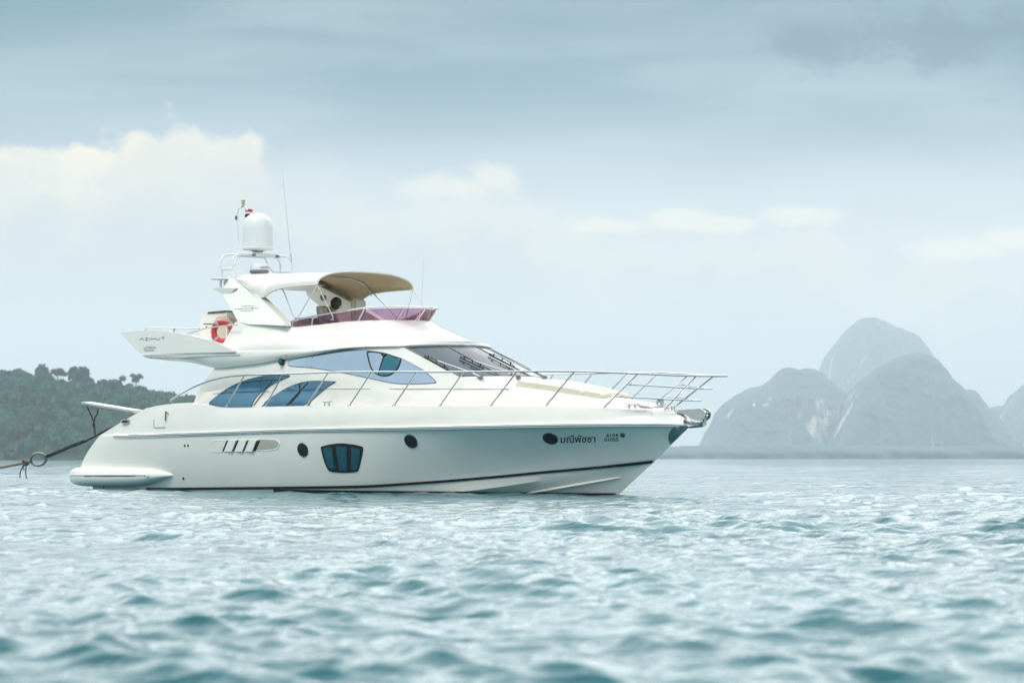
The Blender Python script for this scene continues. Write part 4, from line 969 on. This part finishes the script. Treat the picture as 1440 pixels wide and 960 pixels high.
# ---- mast frame, dome, radar, aerials
def vz(x, y, v): return onv(x, y, v)
mf = MB(); wm = M['white_plastic']
for sgn, xa, xb in ((1, 0, 0), (-1, 0, 0)):
    def hoop(u):
        return [(u, sgn*.87, w1+.0), (u, sgn*.87, w1+.22), (u, sgn*.90, w1+.36), (u, sgn*.86, w1+.50), (u, sgn*.74, w1+.57), (u, sgn*.30, w1+.60)]
    for u in (3.72, 4.12): mf.tube(resample(hoop(u), 18), .021, 8)
    for w_, v_ in ((.24, .87), (.575, .72)): mf.tube([(3.72, sgn*v_, w1+w_), (4.12, sgn*v_, w1+w_)], .019, 8)
    mf.tube(resample([(3.74, sgn*.36, w1+.58), (3.74, sgn*.45, w1+.50), (3.74, sgn*.50, w1+.38), (3.74, sgn*.66, w1+.26), (3.74, sgn*.87, w1+.24)], 14), .020, 8)
mf.tube([(3.92, -.32, w1+.575), (3.92, .32, w1+.575)], .03, 8)
for u in (3.72, 4.12): mf.tube([(u, -.32, w1+.60), (u, .32, w1+.60)], .02, 8)
mf.tube([(3.74, -.52, w1+.26), (3.9, -.35, w1+.04)], .018, 8)
fr_ = mf.obj('mast_frame', wm, Y)
MB().box((3.92, 0, w1+.585), (.50, .80, .07), None, .02).obj('platform', wm, fr_)
for v_, u_ in ((.30, 4.17), (-.40, 4.17)): MB().box((u_, v_, w1+.57), (.05, .10, .06), None, .01).obj('deck_light', M['grey_plastic'], fr_)
dc = (3.96, .0, w1+.70)
MB().lathe(dc, [(.10, -.05), (.16, -.01), (.335, .01), (.352, .035), (.352, .05), (.342, .06), (.342, .46), (.336, .54), (.316, .64), (.275, .72), (.215, .78), (.135, .82), (.05, .836), (.004, .838)], 40).obj('satellite_dome', wm, Y)
rd = MB(); rc = onv(364.5, 378, .1); rz = onv(364.5, 383.5, .1)[2]-.03; rd.lathe((rc[0], .1, rz), [(.16, 0), (.20, .05), (.215, .10), (.215, .19), (.20, .225), (.12, .235), (.004, .237)], 32); ro = rd.obj('radar', wm, Y, sharp=45); bvh('rad', rd)
MB().tube([(rc[0], .1, w1), (rc[0], .1, rz+.02)], .07, 10).obj('foot', M['white_plastic'], ro)
MB().lathe((rc[0], .1, rz-.005), [(.165, 0), (.218, .05), (.219, .085), (.216, .09)], 32).obj('base', M['grey_plastic'], ro)
text_on('radar_lettering', 'GARMIN', 365.6, 377, 374.6, 377.4, 0, 'rad', M['letter'], ro, .004)
mb = MB(); ab_ = np.array((4.12, -.86, w1+.50)); at2 = onv(397, 240, -.95); mb.tube([ab_, ab_*.5+at2*.5, at2], [.011, .007, .004], 6); mb.lathe(ab_-np.array((0, 0, .03)), [(.02, 0), (.024, .05), (.012, .18)], 8); mb.obj('whip_aerial', M['alu'], Y)
mb = MB(); mb.tube([onv(591.5, 450, -1.05), onv(596, 366, -1.05)], [.010, .006], 6); mb.lathe(onv(596, 366, -1.05), [(.012, -.03), (.014, 0), (.003, .02)], 8); mb.obj('whip_aerial', M['white_plastic'], Y)
sp = MB(); sp.tube(resample([np.array((3.72, .25, w1+.60))] + [onv(x, y, .25) for x, y in ((338,347.5),(336,343),(335,330),(334,312),(334.2,300),(336.5,293.5),(341.5,290.5),(345.5,291.5),(348,295.5))], 30), .017, 8)
so = sp.obj('lamp_pole', wm, Y); b_ = onv(342, 290.5, .25); MB().lathe(b_, [(.04, 0), (.045, .02), (.03, .03), (.045, .06), (.045, .13), (.05, .14), (.04, .16), (.004, .165)], 14).obj('masthead_lamp', M['brass_lens'], so)
p = onv(332.8, 306.5, .25); MB().box(p, (.07, .07, .10), None, .015).obj('bracket', M['grey_plastic'], so)

# ---- bimini top
HV = 1.43
hemA = [onv(x, y, vv) for x, y, vv in ((331,391.5,1.25),(348,405,1.36),(366,418.6,HV),(386,407.5,HV),(405,403.3,HV),(425,401.2,HV),(446,399.6,HV))]
hem = resample(hemA, 40)
crown_w = np.interp(hem[:, 0], [4.2, 5.0, 5.8, 6.9, 7.3], [onv(395,386,0)[2], onv(430,383.3,0)[2], onv(470,382.4,0)[2], onv(512,382.2,0)[2], onv(520,382.2,0)[2]])
cv = MB(); rowsC = []
for i in range(40):
    h_ = hem[i]; row = []
    for a in np.linspace(0, math.pi/2, 15):
        v = h_[1]*math.cos(a)**.8; w_ = h_[2] + (crown_w[i]-h_[2])*math.sin(a)**.85
        fold = (.030*math.sin(i*.85-a*4.5)+.015*math.sin(i*1.7+a*7))*math.cos(a)**.6*max(0, 1-i/27)*min(1, i/3)
        row.append((h_[0], v+fold, w_))
    full = row + [(p[0], -p[1], p[2]) for p in row[::-1][1:]]; rowsC.append(full)
cv.grid(rowsC); ov = MB(); ov.v = list(cv.v); ov.f = list(cv.f)
bim = ov.obj('bimini_top', M['canvas_top'], Y, sharp=60)
lin = MB(); lin.v = [(a, b*.992, c-.02) for a, b, c in cv.v]; lin.f = list(cv.f); lin.obj('lining', M['canvas'], bim, sharp=60)
pp = MB(); pp.tube([np.array(p)+np.array((.01, 0, -.005)) for p in rowsC[-1]], .022, 6); pp.obj('front_hem', M['piping'], bim)
pp = MB()
for s_ in (1, -1): pp.tube([np.array((p[0], s_*(p[1]), p[2]-.008)) for p in hem], .016, 6)
pp.obj('side_hem', M['piping'], bim)
pp = MB(); pp.tube([np.array(p)+np.array((0, 0, -.05)) for p in rowsC[22]], .016, 6); pp.obj('bow_pole', M['steel'], bim)
for s_ in (1, -1):
    c_ = onv(446, 400, HV); f_ = onv(417, 451, 1.62)
    c_ = c_*np.array((1, s_, 1)); f_ = f_*np.array((1, s_, 1)); MB().tube([c_, f_], .015, 6).obj('brace_pole', M['steel'], bim)
    c2_ = onv(398, 386.5+6, 1.2); 
    a_ = np.array((rowsC[22][4][0], s_*rowsC[22][4][1], rowsC[22][4][2]-.05)); b_ = f_ + np.array((-.05, 0, .02)); MB().tube([a_, b_], .014, 6).obj('brace_pole', M['steel'], bim)
    st_ = onv(468.5, 446, 1.50)*np.array((1, s_, 1)); MB().tube([c_, st_], .008, 5).obj('stay_strap', M['white_rope'], bim)
# ---- flybridge windscreen of purple acrylic
gb_ = c2.copy(); gb_[:, 1] *= .965; gb_[:, 0] -= .03
i0 = int(np.argmin([abs(px_of(p)[0]-405)+(1000 if p[0] > 7 or p[1] < 1 else 0) for p in gb_])); gb_ = gb_[i0:]
rim_px = [(404,454),(420,449),(453,442),(485,437),(517.5,432.2),(545,431),(572,430.6),(600,431.5)]
gt = gb_.copy()
ub0 = gb_[0][0]
for i in range(len(gt)):
    lean = .27*min(1, max(0, (gb_[i][0]-ub0)/2.0)); gt[i][0] += lean; gt[i][1] *= 1.02
    for _ in range(6):
        X_, Y_ = px_of(gt[i]); gt[i][2] += (Y_ - np.interp(X_, [p[0] for p in rim_px], [p[1] for p in rim_px]))/66.0
    if i and gt[i][1] < .9: gt[i][2] = gt[i-1][2]
    gt[i][2] = max(gt[i][2], gb_[i][2]+.02)
full_b = np.vstack([gb_, (gb_*np.array((1, -1, 1)))[::-1][1:]]); full_t = np.vstack([gt, (gt*np.array((1, -1, 1)))[::-1][1:]])
pw_ = MB(); pw_.grid([full_b+(full_t-full_b)*t for t in (0, .33, .66, .9)]); fw = pw_.obj('flybridge_windscreen', M['purple'], Y, sharp=50)
MB().tube(list(full_t), .017, 8).obj('top_rail', M['steel'], fw)
nfb = len(full_b)
def post_at(xb):
    cand = [i for i in range(len(gb_))]; i = min(cand, key=lambda i: abs(px_of(gb_[i])[0]-xb)); return i
for xb in (440, 504, 558):
    i = post_at(xb)
    for arr in (0, 1):
        s_ = 1 if arr == 0 else -1; a = gb_[i]*np.array((1, s_, 1)); b = gt[i]*np.array((1, s_, 1)); n_o = np.array((0, s_*.012, 0))
        MB().tube([a+n_o, b+n_o], .020, 6).obj('windscreen_post', M['steel'], fw)
a, b = gb_[-1], gt[-1]; MB().tube([a, b], .02, 6).obj('windscreen_post', M['steel'], fw)
# ---- helm seat and console
sb = onv(504, 450, -.9); hs = MB(); stt = onv(504, 420, -.9)
hs.box((sb[0], -.9, (sb[2]+stt[2])/2-.1), (.16, .40, stt[2]-sb[2]+.2), None, .05); hs.obj('helm_console', M['cream'], Y)
hs = MB(); hp_ = onv(452, 450, .35); hs.box((hp_[0], .35, hp_[2]-.32), (.5, 1.1, .42), None, .06); hs.box((hp_[0]-.30, .35, hp_[2]-.10), (.12, 1.1, .30), None, .05); hs.obj('helm_seat', M['cream'], Y)

# ---- bow rail
RT = stab((0, 2.05), (3, 2.12), (5, 2.16), (9, 2.14), (11.06, 2.07), (12.2, 1.96), (13.4, 1.67), (14.54, 1.28), (15.68, .79), (16.7, .30), (17.05, .0), (18, -.4))
RTm = lambda u: max(0.0, RT(u))
top_px = [(240,562.5),(252,555),(267,546.7),(280,541),(293,536),(305,532.8),(318,530),(343,527.5),(370,526.5),(400,525.8),(440,524.2),(473,523.2),(523,522.8),(586,522.8),(630,522.8),(690,522.3),(727,522),(790,522),(808,522.2),(850,523.5),(897,525.2),(940,527.2),(979,528.4),(1000,528.5)]
rail = line(top_px, RT)
tip = onv(1019.5, 528.4, 0); 
rail = rail + [np.array((tip[0]-.05, .12, tip[2])), tip]
rail = resample(rail, 110); fullr = np.vstack([rail, (rail*np.array((1, -1, 1)))[::-1][1:]])
br_ = MB(); br_.tube(list(fullr), .019, 8); BR = br_.obj('bow_rail', M['steel'], Y)
def midrail(px, tipx):
    tp_ = onv(*tipx, 0); d_ = 17.05-tp_[0]; vf = lambda u: max(0.0, RT(u+d_)); pts = line(px, vf) + [np.array((tp_[0]-.05, .12, tp_[2])), tp_]; pts = resample(pts, 30)
    MB().tube(list(np.vstack([pts, (pts*np.array((1, -1, 1)))[::-1][1:]])), .014, 8).obj('mid_rail', M['steel'], BR)
midrail([(883,540.5),(915,542.3),(950,544.5),(975,546)], (999, 546.6)); midrail([(866,557.5),(905,559.3),(945,561.7),(965,562.8)], (983, 563.2))
def Gb(u): return max(0, G(u)-.07)
for (bx, by), (tx, ty) in (((315,575),(344,527.4)),((372,572),(398,525.8)),((430,570.5),(462,523.4)),((491,569.5),(523,522.8)),((554,569.3),(586,522.8)),((619,569.2),(652,522.7)),((690,569.3),(727.5,522)),((767,570),(808,522.2)),((847.5,573.3),(897,525.2)),((932,576.5),(979,528.4))):
    a = onf(bx, by, Gb); b = onf(tx, ty, RT)
    for s_ in (1, -1):
        mb = MB(); A = a*np.array((1, s_, 1)); B = b*np.array((1, s_, 1)); mb.tube([A-np.array((0, 0, .02)), B], .0165, 7); mb.lathe(A-np.array((0, 0, .01)), [(.04, 0), (.04, .012), (.02, .03)], 10); mb.obj('stanchion', M['steel'], BR)
a = onf(239.5, 567, G); b = onf(240, 562, RT); mb = MB(); mb.tube([a, b], .02, 7); both(mb, 'rail_foot', M['steel'], BR)
# ---- deck gear
def cleat(p, L=.24, name='cleat'):
    mb = MB(); p = np.array(p); mb.tube([p+np.array((-L/2, 0, .085)), p+np.array((-L/4, 0, .075)), p+np.array((L/4, 0, .075)), p+np.array((L/2, 0, .085))], [.012, .018, .018, .012], 8)
    for s_ in (-1, 1): mb.tube([p+np.array((s_*L*.22, 0, 0)), p+np.array((s_*L*.2, 0, .075))], .018, 8)
    return mb.obj(name, M['steel'], Y)
p = onf(460, 571, lambda u: G(u)-.06); cleat(p+np.array((0, 0, .012)), .30)
p = onf(889, 574.5, lambda u: G(u)-.10); cleat(p+np.array((0, .0, .01)), .34)
p1 = p*np.array((1, -1, 1)); cleat(p1, .34)
wd = MB(); q = onv(928, 572, -.05); wd.lathe(q-np.array((0, 0, .02)), [(.16, 0), (.16, .02), (.07, .03), (.065, .06), (.085, .085), (.075, .13), (.085, .17), (.07, .18), (.02, .182)], 20); wd.obj('windlass', M['steel'], Y)
wb = MB(); q = onv(900, 573.5, .15); wb.tube([q, q+np.array((.2, .05, .03)), q+np.array((.32, .02, .0))], .02, 6); wb.tube([q+np.array((-.15, .05, -.0)), q+np.array((.05, .1, .07)), q+np.array((.2, .05, .02))], .028, 6); wb.obj('chain_stopper', M['steel'], Y)
patch('fairlead_slot', [(891,577.3),(909,577),(909,578.4),(893,578.6)], 'hull', .006, M['steel'], Y, 4)
patch('vent_slot', [(895,590.8),(914.5,590.6),(914.5,591.6),(895,591.8)], 'hull', .006, M['grey_plastic'], Y, 4)
for x in (944.5, 948.5): 
    q = onv(x, 576.5, .1); MB().tube([q, q+np.array((0, 0, .075))], .014, 6).obj('chain_pin', M['steel'], Y)
# bow roller: two steel cheeks, channel and roller
ck = [(952,576.6),(965,575.5),(985,574.4),(989.5,576.5),(992,581),(991,586.5),(986,592),(980,591),(972,588.5),(966,584)]
bo = None
for s_ in (1, -1):
    mb = MB(); mb.prism([onv(x, y, .09)*np.array((1, s_, 1)) for x, y in ck], (0, -.018*s_, 0))
    if bo is None: bo = mb.obj('bow_roller', M['steel'], Y, sharp=50)
    else: mb.obj('cheek_plate', M['steel'], bo, sharp=50)
q = onv(986, 581, 0); MB().lathe(q-np.array((0, .07, 0)), [(.05, 0), (.055, .02), (.035, .07), (.055, .12), (.05, .14)], 16, (0, 1, 0)).obj('roller', M['steel'], bo)
mb = MB(); pA, pB = onv(955, 578, 0), onv(984, 579.5, 0); mb.prism([(pA[0], .085, pA[2]-.03), (pB[0], .085, pB[2]-.08), (pB[0], .085, pB[2]-.05), (pA[0], .085, pA[2]+.0)], (0, -.17, 0)); mb.obj('channel', M['steel'], bo)
# mooring fairlead on the stern quarter
q, nn = hit(178, 592.5, 'hull'); fl = MB(); fl.box(q+nn*.01, (.30, .10, .10), None, .02); flo = fl.obj('stern_fairlead', M['steel'], Y)
mb = MB(); mb.box(q+nn*.05+np.array((.02, 0, -.005)), (.20, .06, .055), None, .015); mb.obj('opening', M['black'], flo)

# ================================================================== loose things on and around the yacht
def loose(mb, name, m, label, cat, sharp=40):
    P = np.array(mb.v); c = np.array((P[:, 0].mean(), P[:, 1].mean(), P[:, 2].min())); o = mb.obj(name, m, None, True, sharp, base=c); o.matrix_world = YM @ Matrix.Translation((c[0], -c[1], c[2]))
    tag(o, label, cat); return o, c
def sub(mb, name, m, parent, c): return mb.obj(name, m, parent, base=c)
# anchor
mb = MB(); s1_, s2_ = onv(960, 584, 0), onv(990, 587.5, 0); cr = onv(969, 593.5, 0); fl_ = onv(993.5, 583.5, 0)
mb.tube([onv(966,580,0), onv(978,583,0), onv(985,588,0)], [.025, .03, .035], 8)
for s_ in (1, -1):
    a = [onv(x, y, 0)+np.array((0, s_*v_, 0)) for x, y, v_ in ((963,590,.05),(968,595.5,.15),(978,599,.20),(988,597.5,.10),(990.5,592,.02),(984,594.5,.06),(974,594,.10))]
    mb.prism(a, (0, -.03*s_, .01))
mb.tube([onv(990.5,597,0), onv(991,588,0), onv(995,583.5,0)], [.045, .04, .02], 8); mb.tube([onv(963,590,0), onv(971,598,0), onv(990,596.5,0)], [.05, .06, .05], 8)
an_, c_ = loose(mb, 'anchor', M['steel'], 'stainless plough anchor stowed in the bow roller at the tip of the yacht', 'anchor')
# sun pads
def ztrunk(u, v):
    vm = np.interp(u, t2[:, 0], t2[:, 1]); zs = np.interp(u, t2[:, 0], t2[:, 2]); zc = np.interp(u, tcu[:, 0], tcu[:, 2])
    za = zs + (zc-zs)*math.sin(max(0, 1-abs(v)/vm)*math.pi/2)
    r = BV['trunk'].ray_cast(Vector((u, min(abs(v), .95*vm), 6)), Vector((0, 0, -1)))[0]
    return max(za, r[2]) if r else za
def pad(u0, u1, v0, v1, th_, name, label, taper=0.0):
    mb = MB(); top = []; low = []; nu, nv = 22, 19
    for i in range(nu):
        r1_, r2_ = [], []; s = i/(nu-1); u = u0+(u1-u0)*s
        for k in range(nv):
            t = k/(nv-1); va = v0+(v1-v0)*t; v = va*(1-taper*s); vm_ = .93*np.interp(u, t2[:, 0], t2[:, 1]); v = max(-vm_, min(vm_, v)); e = min(1, min(s, 1-s)*(u1-u0)/.10, min(t, 1-t)*abs(v1-v0)/.10); e = math.sin(min(1, e)*math.pi/2)
            z = ztrunk(u, v); z = max(z, ztrunk(u, v*.98)); r1_.append((u, v, z+.01+th_*(.45+.55*e))); r2_.append((u, v, z-.02))
        top.append(r1_); low.append(r2_)
    mb.grid(top); kk_ = len(mb.v); mb.grid(low)
    b1 = list(range(nv)) + [i*nv+nv-1 for i in range(1, nu)] + [(nu-1)*nv+k for k in range(nv-2, -1, -1)] + [i*nv for i in range(nu-2, 0, -1)]
    mb.f += [(b1[i], b1[(i+1) % len(b1)], b1[(i+1) % len(b1)]+kk_, b1[i]+kk_) for i in range(len(b1))]
    return loose(mb, name, M['cream'], label, 'cushion', 50)
pu0, pu1 = onv(722, 545, .95)[0], onv(806, 556, .80)[0]
pad(pu0, pu1, .98, -.98, .10, 'sunpad', 'large cream sunpad lying on the foredeck just in front of the windscreen', .22)
pad(pu1+.03, pu1+.42, .70, .12, .09, 'headrest_cushion', 'small cream cushion nearer the viewer at the front of the sunpad')
pad(pu1+.03, pu1+.42, -.08, -.66, .09, 'headrest_cushion', 'small cream cushion on the far side of the foredeck, nearest the bow')
# life ring: torus in the lengthwise plane on the rail
mb = MB(); rc_ = onv(313.5, 466.5, 1.72); Rr, rt = .205, .075; rows_ = []
RY = R(28)
def ryaw(c, x, n_, z): return (c[0]+x*math.cos(RY)+n_*math.sin(RY), c[1]-x*math.sin(RY)+n_*math.cos(RY), c[2]+z)
def torus(mb, c, R_, r_, th0=0, th1=2*math.pi, n=40, m=12, flat=.8):
    rows_ = []
    for i in range(n + (0 if th1-th0 > 6.28 else 1)):
        t = th0 + (th1-th0)*i/n; rows_.append([ryaw(c, (R_+r_*math.cos(p))*math.cos(t), r_*flat*math.sin(p), (R_+r_*math.cos(p))*math.sin(t)) for p in np.linspace(0, 2*math.pi, m, endpoint=False)])
    if th1-th0 > 6.28: rows_.append(rows_[0])
    mb.grid(rows_, closed=True)
Rr = .215; torus(mb, rc_, Rr, .072)
lr, c_ = loose(mb, 'life_ring', M['red'], 'red life ring with grey bands hung on the aft flybridge rail', 'life ring')
for th_ in (.7, 2.15, 3.95, 5.2):
    mb = MB(); torus(mb, rc_, Rr, .075, th_-.13, th_+.13, 6); sub(mb, 'reflective_band', M['tape'], lr, c_)
mb = MB()
for i in range(4):
    t0_, t1_ = .7+i*1.57, .7+(i+1)*1.57; mb.tube([ryaw(rc_, (Rr+.085-.05*math.sin(math.pi*s))*math.cos(t0_+(t1_-t0_)*s), .05, (Rr+.085-.05*math.sin(math.pi*s))*math.sin(t0_+(t1_-t0_)*s)) for s in np.linspace(0, 1, 9)], .009, 5)
sub(mb, 'grab_line', M['white_rope'], lr, c_)
# flag
def flag_strip(x0, x1, z0, z1, amp):
    return None
mb = MB(); fp = onv(345.3, 294.5, -.30); fdx = .27
def flag_grid(f0, f1):
    rows_ = []
    for t in np.linspace(f0, f1, 4):
        row = []
        for s in np.linspace(0, 1, 9):
            drop = .10*s*s*(1-t*.5); row.append(fp+np.array((fdx*s*(1-.35*t*s), .02*math.sin(s*7+t*2), -.19*t - drop*.2 + .01*math.sin(s*5) - .06*s*0)))
        rows_.append(row)
    mbx = MB(); mbx.grid(rows_); kx = len(mbx.v); mbx.grid([[p+np.array((0, -.004, 0)) for p in r] for r in rows_]); return mbx
fo, c_ = loose(flag_grid(0, .34), 'flag', M['flag_red'], 'small red, white and navy striped flag flying beside the satellite dome', 'flag')
sub(flag_grid(.345, .6), 'white_stripe', M['flag_white'], fo, c_); sub(flag_grid(.605, 1.0), 'blue_stripe', M['flag_blue'], fo, c_)
# mooring line with its ring
mb = MB(); rp_ = [q+nn*.04] + [onv(x, y, 2.02) for x, y in ((165,598),(150,604.5),(135,612.5),(120,620.3),(100,628.3),(84,635.2),(66,642.4))]
mb.tube(resample(rp_, 60), .024, 8); mb.tube(resample([p+np.array((.0, .03, .025+.01*math.sin(i))) for i, p in enumerate(rp_[4:])], 30), .014, 6); mb.lathe(onv(105,626.5,2.02)-np.array((0, 0, .03)), [(.02, 0), (.05, .03), (.05, .06), (.02, .09)], 10)
ml_, c_ = loose(mb, 'mooring_line', M['black_rope'], 'taut black and tan mooring line running from the stern quarter out of the left edge', 'rope')
mb = MB(); rcn = onv(54.2, 645.5, 2.02); rr_ = []
for i in range(37):
    t = 2*math.pi*i/36; rr_.append(rcn+np.array((.26*math.cos(t)*1.0, .10*math.sin(t), .125*math.sin(t)+.075*math.cos(t))))
mb.tube(rr_, .032, 8, cap=False); sub(mb, 'ring', M['ring_steel'], ml_, c_)
mb = MB(); mb.tube(resample([onv(x, y, 2.02) for x, y in ((44,648.5),(36,650.5),(20,653.5),(0,657.3),(-40,665),(-90,676),(-150,695),(-190,715))], 40), .030, 8)
kn = onv(36, 650, 2.02)
for a_ in (0, 1.2, 2.4): mb.tube([kn+np.array((.08*math.cos(t+a_)*.7, .05*math.sin(t*1.3), .055*math.sin(t+a_))) for t in np.linspace(0, 6.28, 14)], .024, 6)
for tl in (((34,651),(31,658),(28.5,664),(28,671.5)), ((36,651),(36.5,659),(36,665),(37.5,672.5)), ((35,651),(33,656),(34,661))): mb.tube(resample([onv(x, y, 2.02) for x, y in tl], 14), .016, 6)
sub(mb, 'rope_tail', M['tan_rope'], ml_, c_)
# ---- person on the flybridge
def skin_mesh(name, nodes, edges, root, m, parent, c, lv=2):
    me_ = bpy.data.meshes.new(name); me_.from_pydata([(p[0]-c[0], -(p[1]-c[1]), p[2]-c[2]) for p, r in nodes], edges, []); o = bpy.data.objects.new(name, me_); COL.objects.link(o)
    sk_ = o.modifiers.new('skin', 'SKIN'); sk_.use_smooth_shade = True; ss_ = o.modifiers.new('sub', 'SUBSURF'); ss_.levels = lv; ss_.render_levels = lv
    for i, (p, r) in enumerate(nodes): me_.skin_vertices[0].data[i].radius = (r, r) if np.ndim(r) == 0 else r; me_.skin_vertices[0].data[i].use_root = (i == root)
    bpy.context.view_layer.update(); dg = bpy.context.evaluated_depsgraph_get(); nm = bpy.data.meshes.new_from_object(o.evaluated_get(dg)); bpy.data.objects.remove(o); nm.name = name
    o = bpy.data.objects.new(name, nm); COL.objects.link(o); nm.materials.clear(); nm.materials.append(m); nm.shade_smooth()
    if parent: o.parent = parent
    return o
hd = onv(473.3, 428.0, .35); hip = onv(450, 456, .35); neck = onv(466.5, 433.5, .35); chest = onv(459.5, 438, .35)
J = lambda du, dv, dw: hip+np.array((du, dv, dw))
PN = [(hip, .12), (hip*.65+neck*.35, .115), (chest, .125), (neck+np.array((-.02, 0, -.02)), .055), (hd+np.array((-.02, 0, -.06)), .062), (hd+np.array((0, 0, .02)), .098), (hd+np.array((.0, 0, .10)), .07), (hd+np.array((.06, -.10, -.02)), .022),
      (chest+np.array((0, .19, .05)), .058), (chest+np.array((.06, .25, -.22)), .044), (chest+np.array((.26, .22, -.30)), .032), (chest+np.array((.36, .20, -.30)), .028),
      (chest+np.array((0, -.19, .05)), .058), (chest+np.array((.06, -.25, -.22)), .044), (chest+np.array((.26, -.22, -.30)), .032), (chest+np.array((.36, -.20, -.30)), .028),
      (J(.05, .1, -.02), .085), (J(.45, .11, .02), .062), (J(.48, .11, -.40), .042), (J(.60, .11, -.44), .035),
      (J(.05, -.1, -.02), .085), (J(.45, -.11, .02), .062), (J(.48, -.11, -.40), .042), (J(.60, -.11, -.44), .035)]
PE = [(0,1),(1,2),(2,3),(3,4),(4,5),(5,6),(5,7),(2,8),(8,9),(9,10),(10,11),(2,12),(12,13),(13,14),(14,15),(0,16),(16,17),(17,18),(18,19),(0,20),(20,21),(21,22),(22,23)]
for hnd, s_ in ((11, 1), (15, -1)):            # five fingers on each hand
    base = PN[hnd][0]
    for k_, (dv, ln) in enumerate(((-.03, .075), (-.01, .085), (.01, .08), (.03, .065))):
        PN.append((base+np.array((.045, dv, .0)), .011)); i_ = len(PN)-1; PE.append((hnd, i_)); PN.append((base+np.array((.045+ln*.6, dv*1.1, -.015)), .0095)); PE.append((i_, i_+1)); PN.append((base+np.array((.045+ln*.8, dv*1.1, -.045)), .008)); PE.append((i_+1, i_+2))
    PN.append((base+np.array((.02, -s_*.04, .0)), .012)); i_ = len(PN)-1; PE.append((hnd, i_)); PN.append((base+np.array((.06, -s_*.055, -.01)), .010)); PE.append((i_, i_+1))
pe = bpy.data.objects.new('person', None); COL.objects.link(pe); pc = hip+np.array((0, 0, -.45)); pe.matrix_world = YM @ Matrix.Translation((pc[0], -pc[1], pc[2]))
tag(pe, 'person with black hair and pale shirt leaning forward on the flybridge seat', 'person')
skin_mesh('body', PN, PE, 0, M['skin'], pe, pc)
SNn = [(hip, .135), (hip*.65+neck*.35, .135), (chest, .145), (chest*.25+neck*.75, .085), (chest+np.array((0, .19, .05)), .075), (chest+np.array((.05, .245, -.17)), .06), (chest+np.array((0, -.19, .05)), .075), (chest+np.array((.05, -.245, -.17)), .06)]
skin_mesh('shirt', SNn, [(0,1),(1,2),(2,3),(2,4),(4,5),(2,6),(6,7)], 0, M['shirt'], pe, pc)
TN = [(hip, .145), (J(.05, .1, -.02), .10), (J(.45, .11, .02), .075), (J(.48, .11, -.36), .055), (J(.05, -.1, -.02), .10), (J(.45, -.11, .02), .075), (J(.48, -.11, -.36), .055)]
skin_mesh('trousers', TN, [(0,1),(1,2),(2,3),(0,4),(4,5),(5,6)], 0, M['trousers'], pe, pc)
bm = bmesh.new(); bmesh.ops.create_icosphere(bm, subdivisions=4, radius=.128)
r_ = np.random.default_rng(3)
for v in list(bm.verts):
    d_ = v.co.normalized(); v.co *= 1 + .05*math.sin(d_.x*9+1)*math.sin(d_.y*11)*math.sin(d_.z*8+2) + r_.normal(0, .008); v.co.z *= 1.08
gone = [f for f in bm.faces if (f.calc_center_median().normalized().dot(Vector((.45, .80, -.38)).normalized())) > .66]
bmesh.ops.delete(bm, geom=gone, context='FACES'); me = bpy.data.meshes.new('hair'); bm.to_mesh(me); bm.free(); me.shade_smooth(); me.materials.append(M['hair'])
ho = bpy.data.objects.new('hair', me); COL.objects.link(ho); ho.parent = pe; hc = hd+np.array((-.01, .0, .025))-pc; ho.location = (hc[0], -hc[1], hc[2])
for s_ in (-1, 1):
    e_ = hd + np.array((.045, -.085, .02)) + s_*np.array((.03, .018, 0)); MB().lathe(e_-np.array((0, 0, .012)), [(.003, 0), (.012, .006), (.012, .016), (.003, .022)], 8).obj('eye', M['black'], pe, base=pc)
mb = MB(); mb.tube([hd+np.array((.03, -.10, -.062)), hd+np.array((.055, -.095, -.06)), hd+np.array((.075, -.075, -.062))], .006, 6); mb.obj('mouth', M['brown'], pe, base=pc)
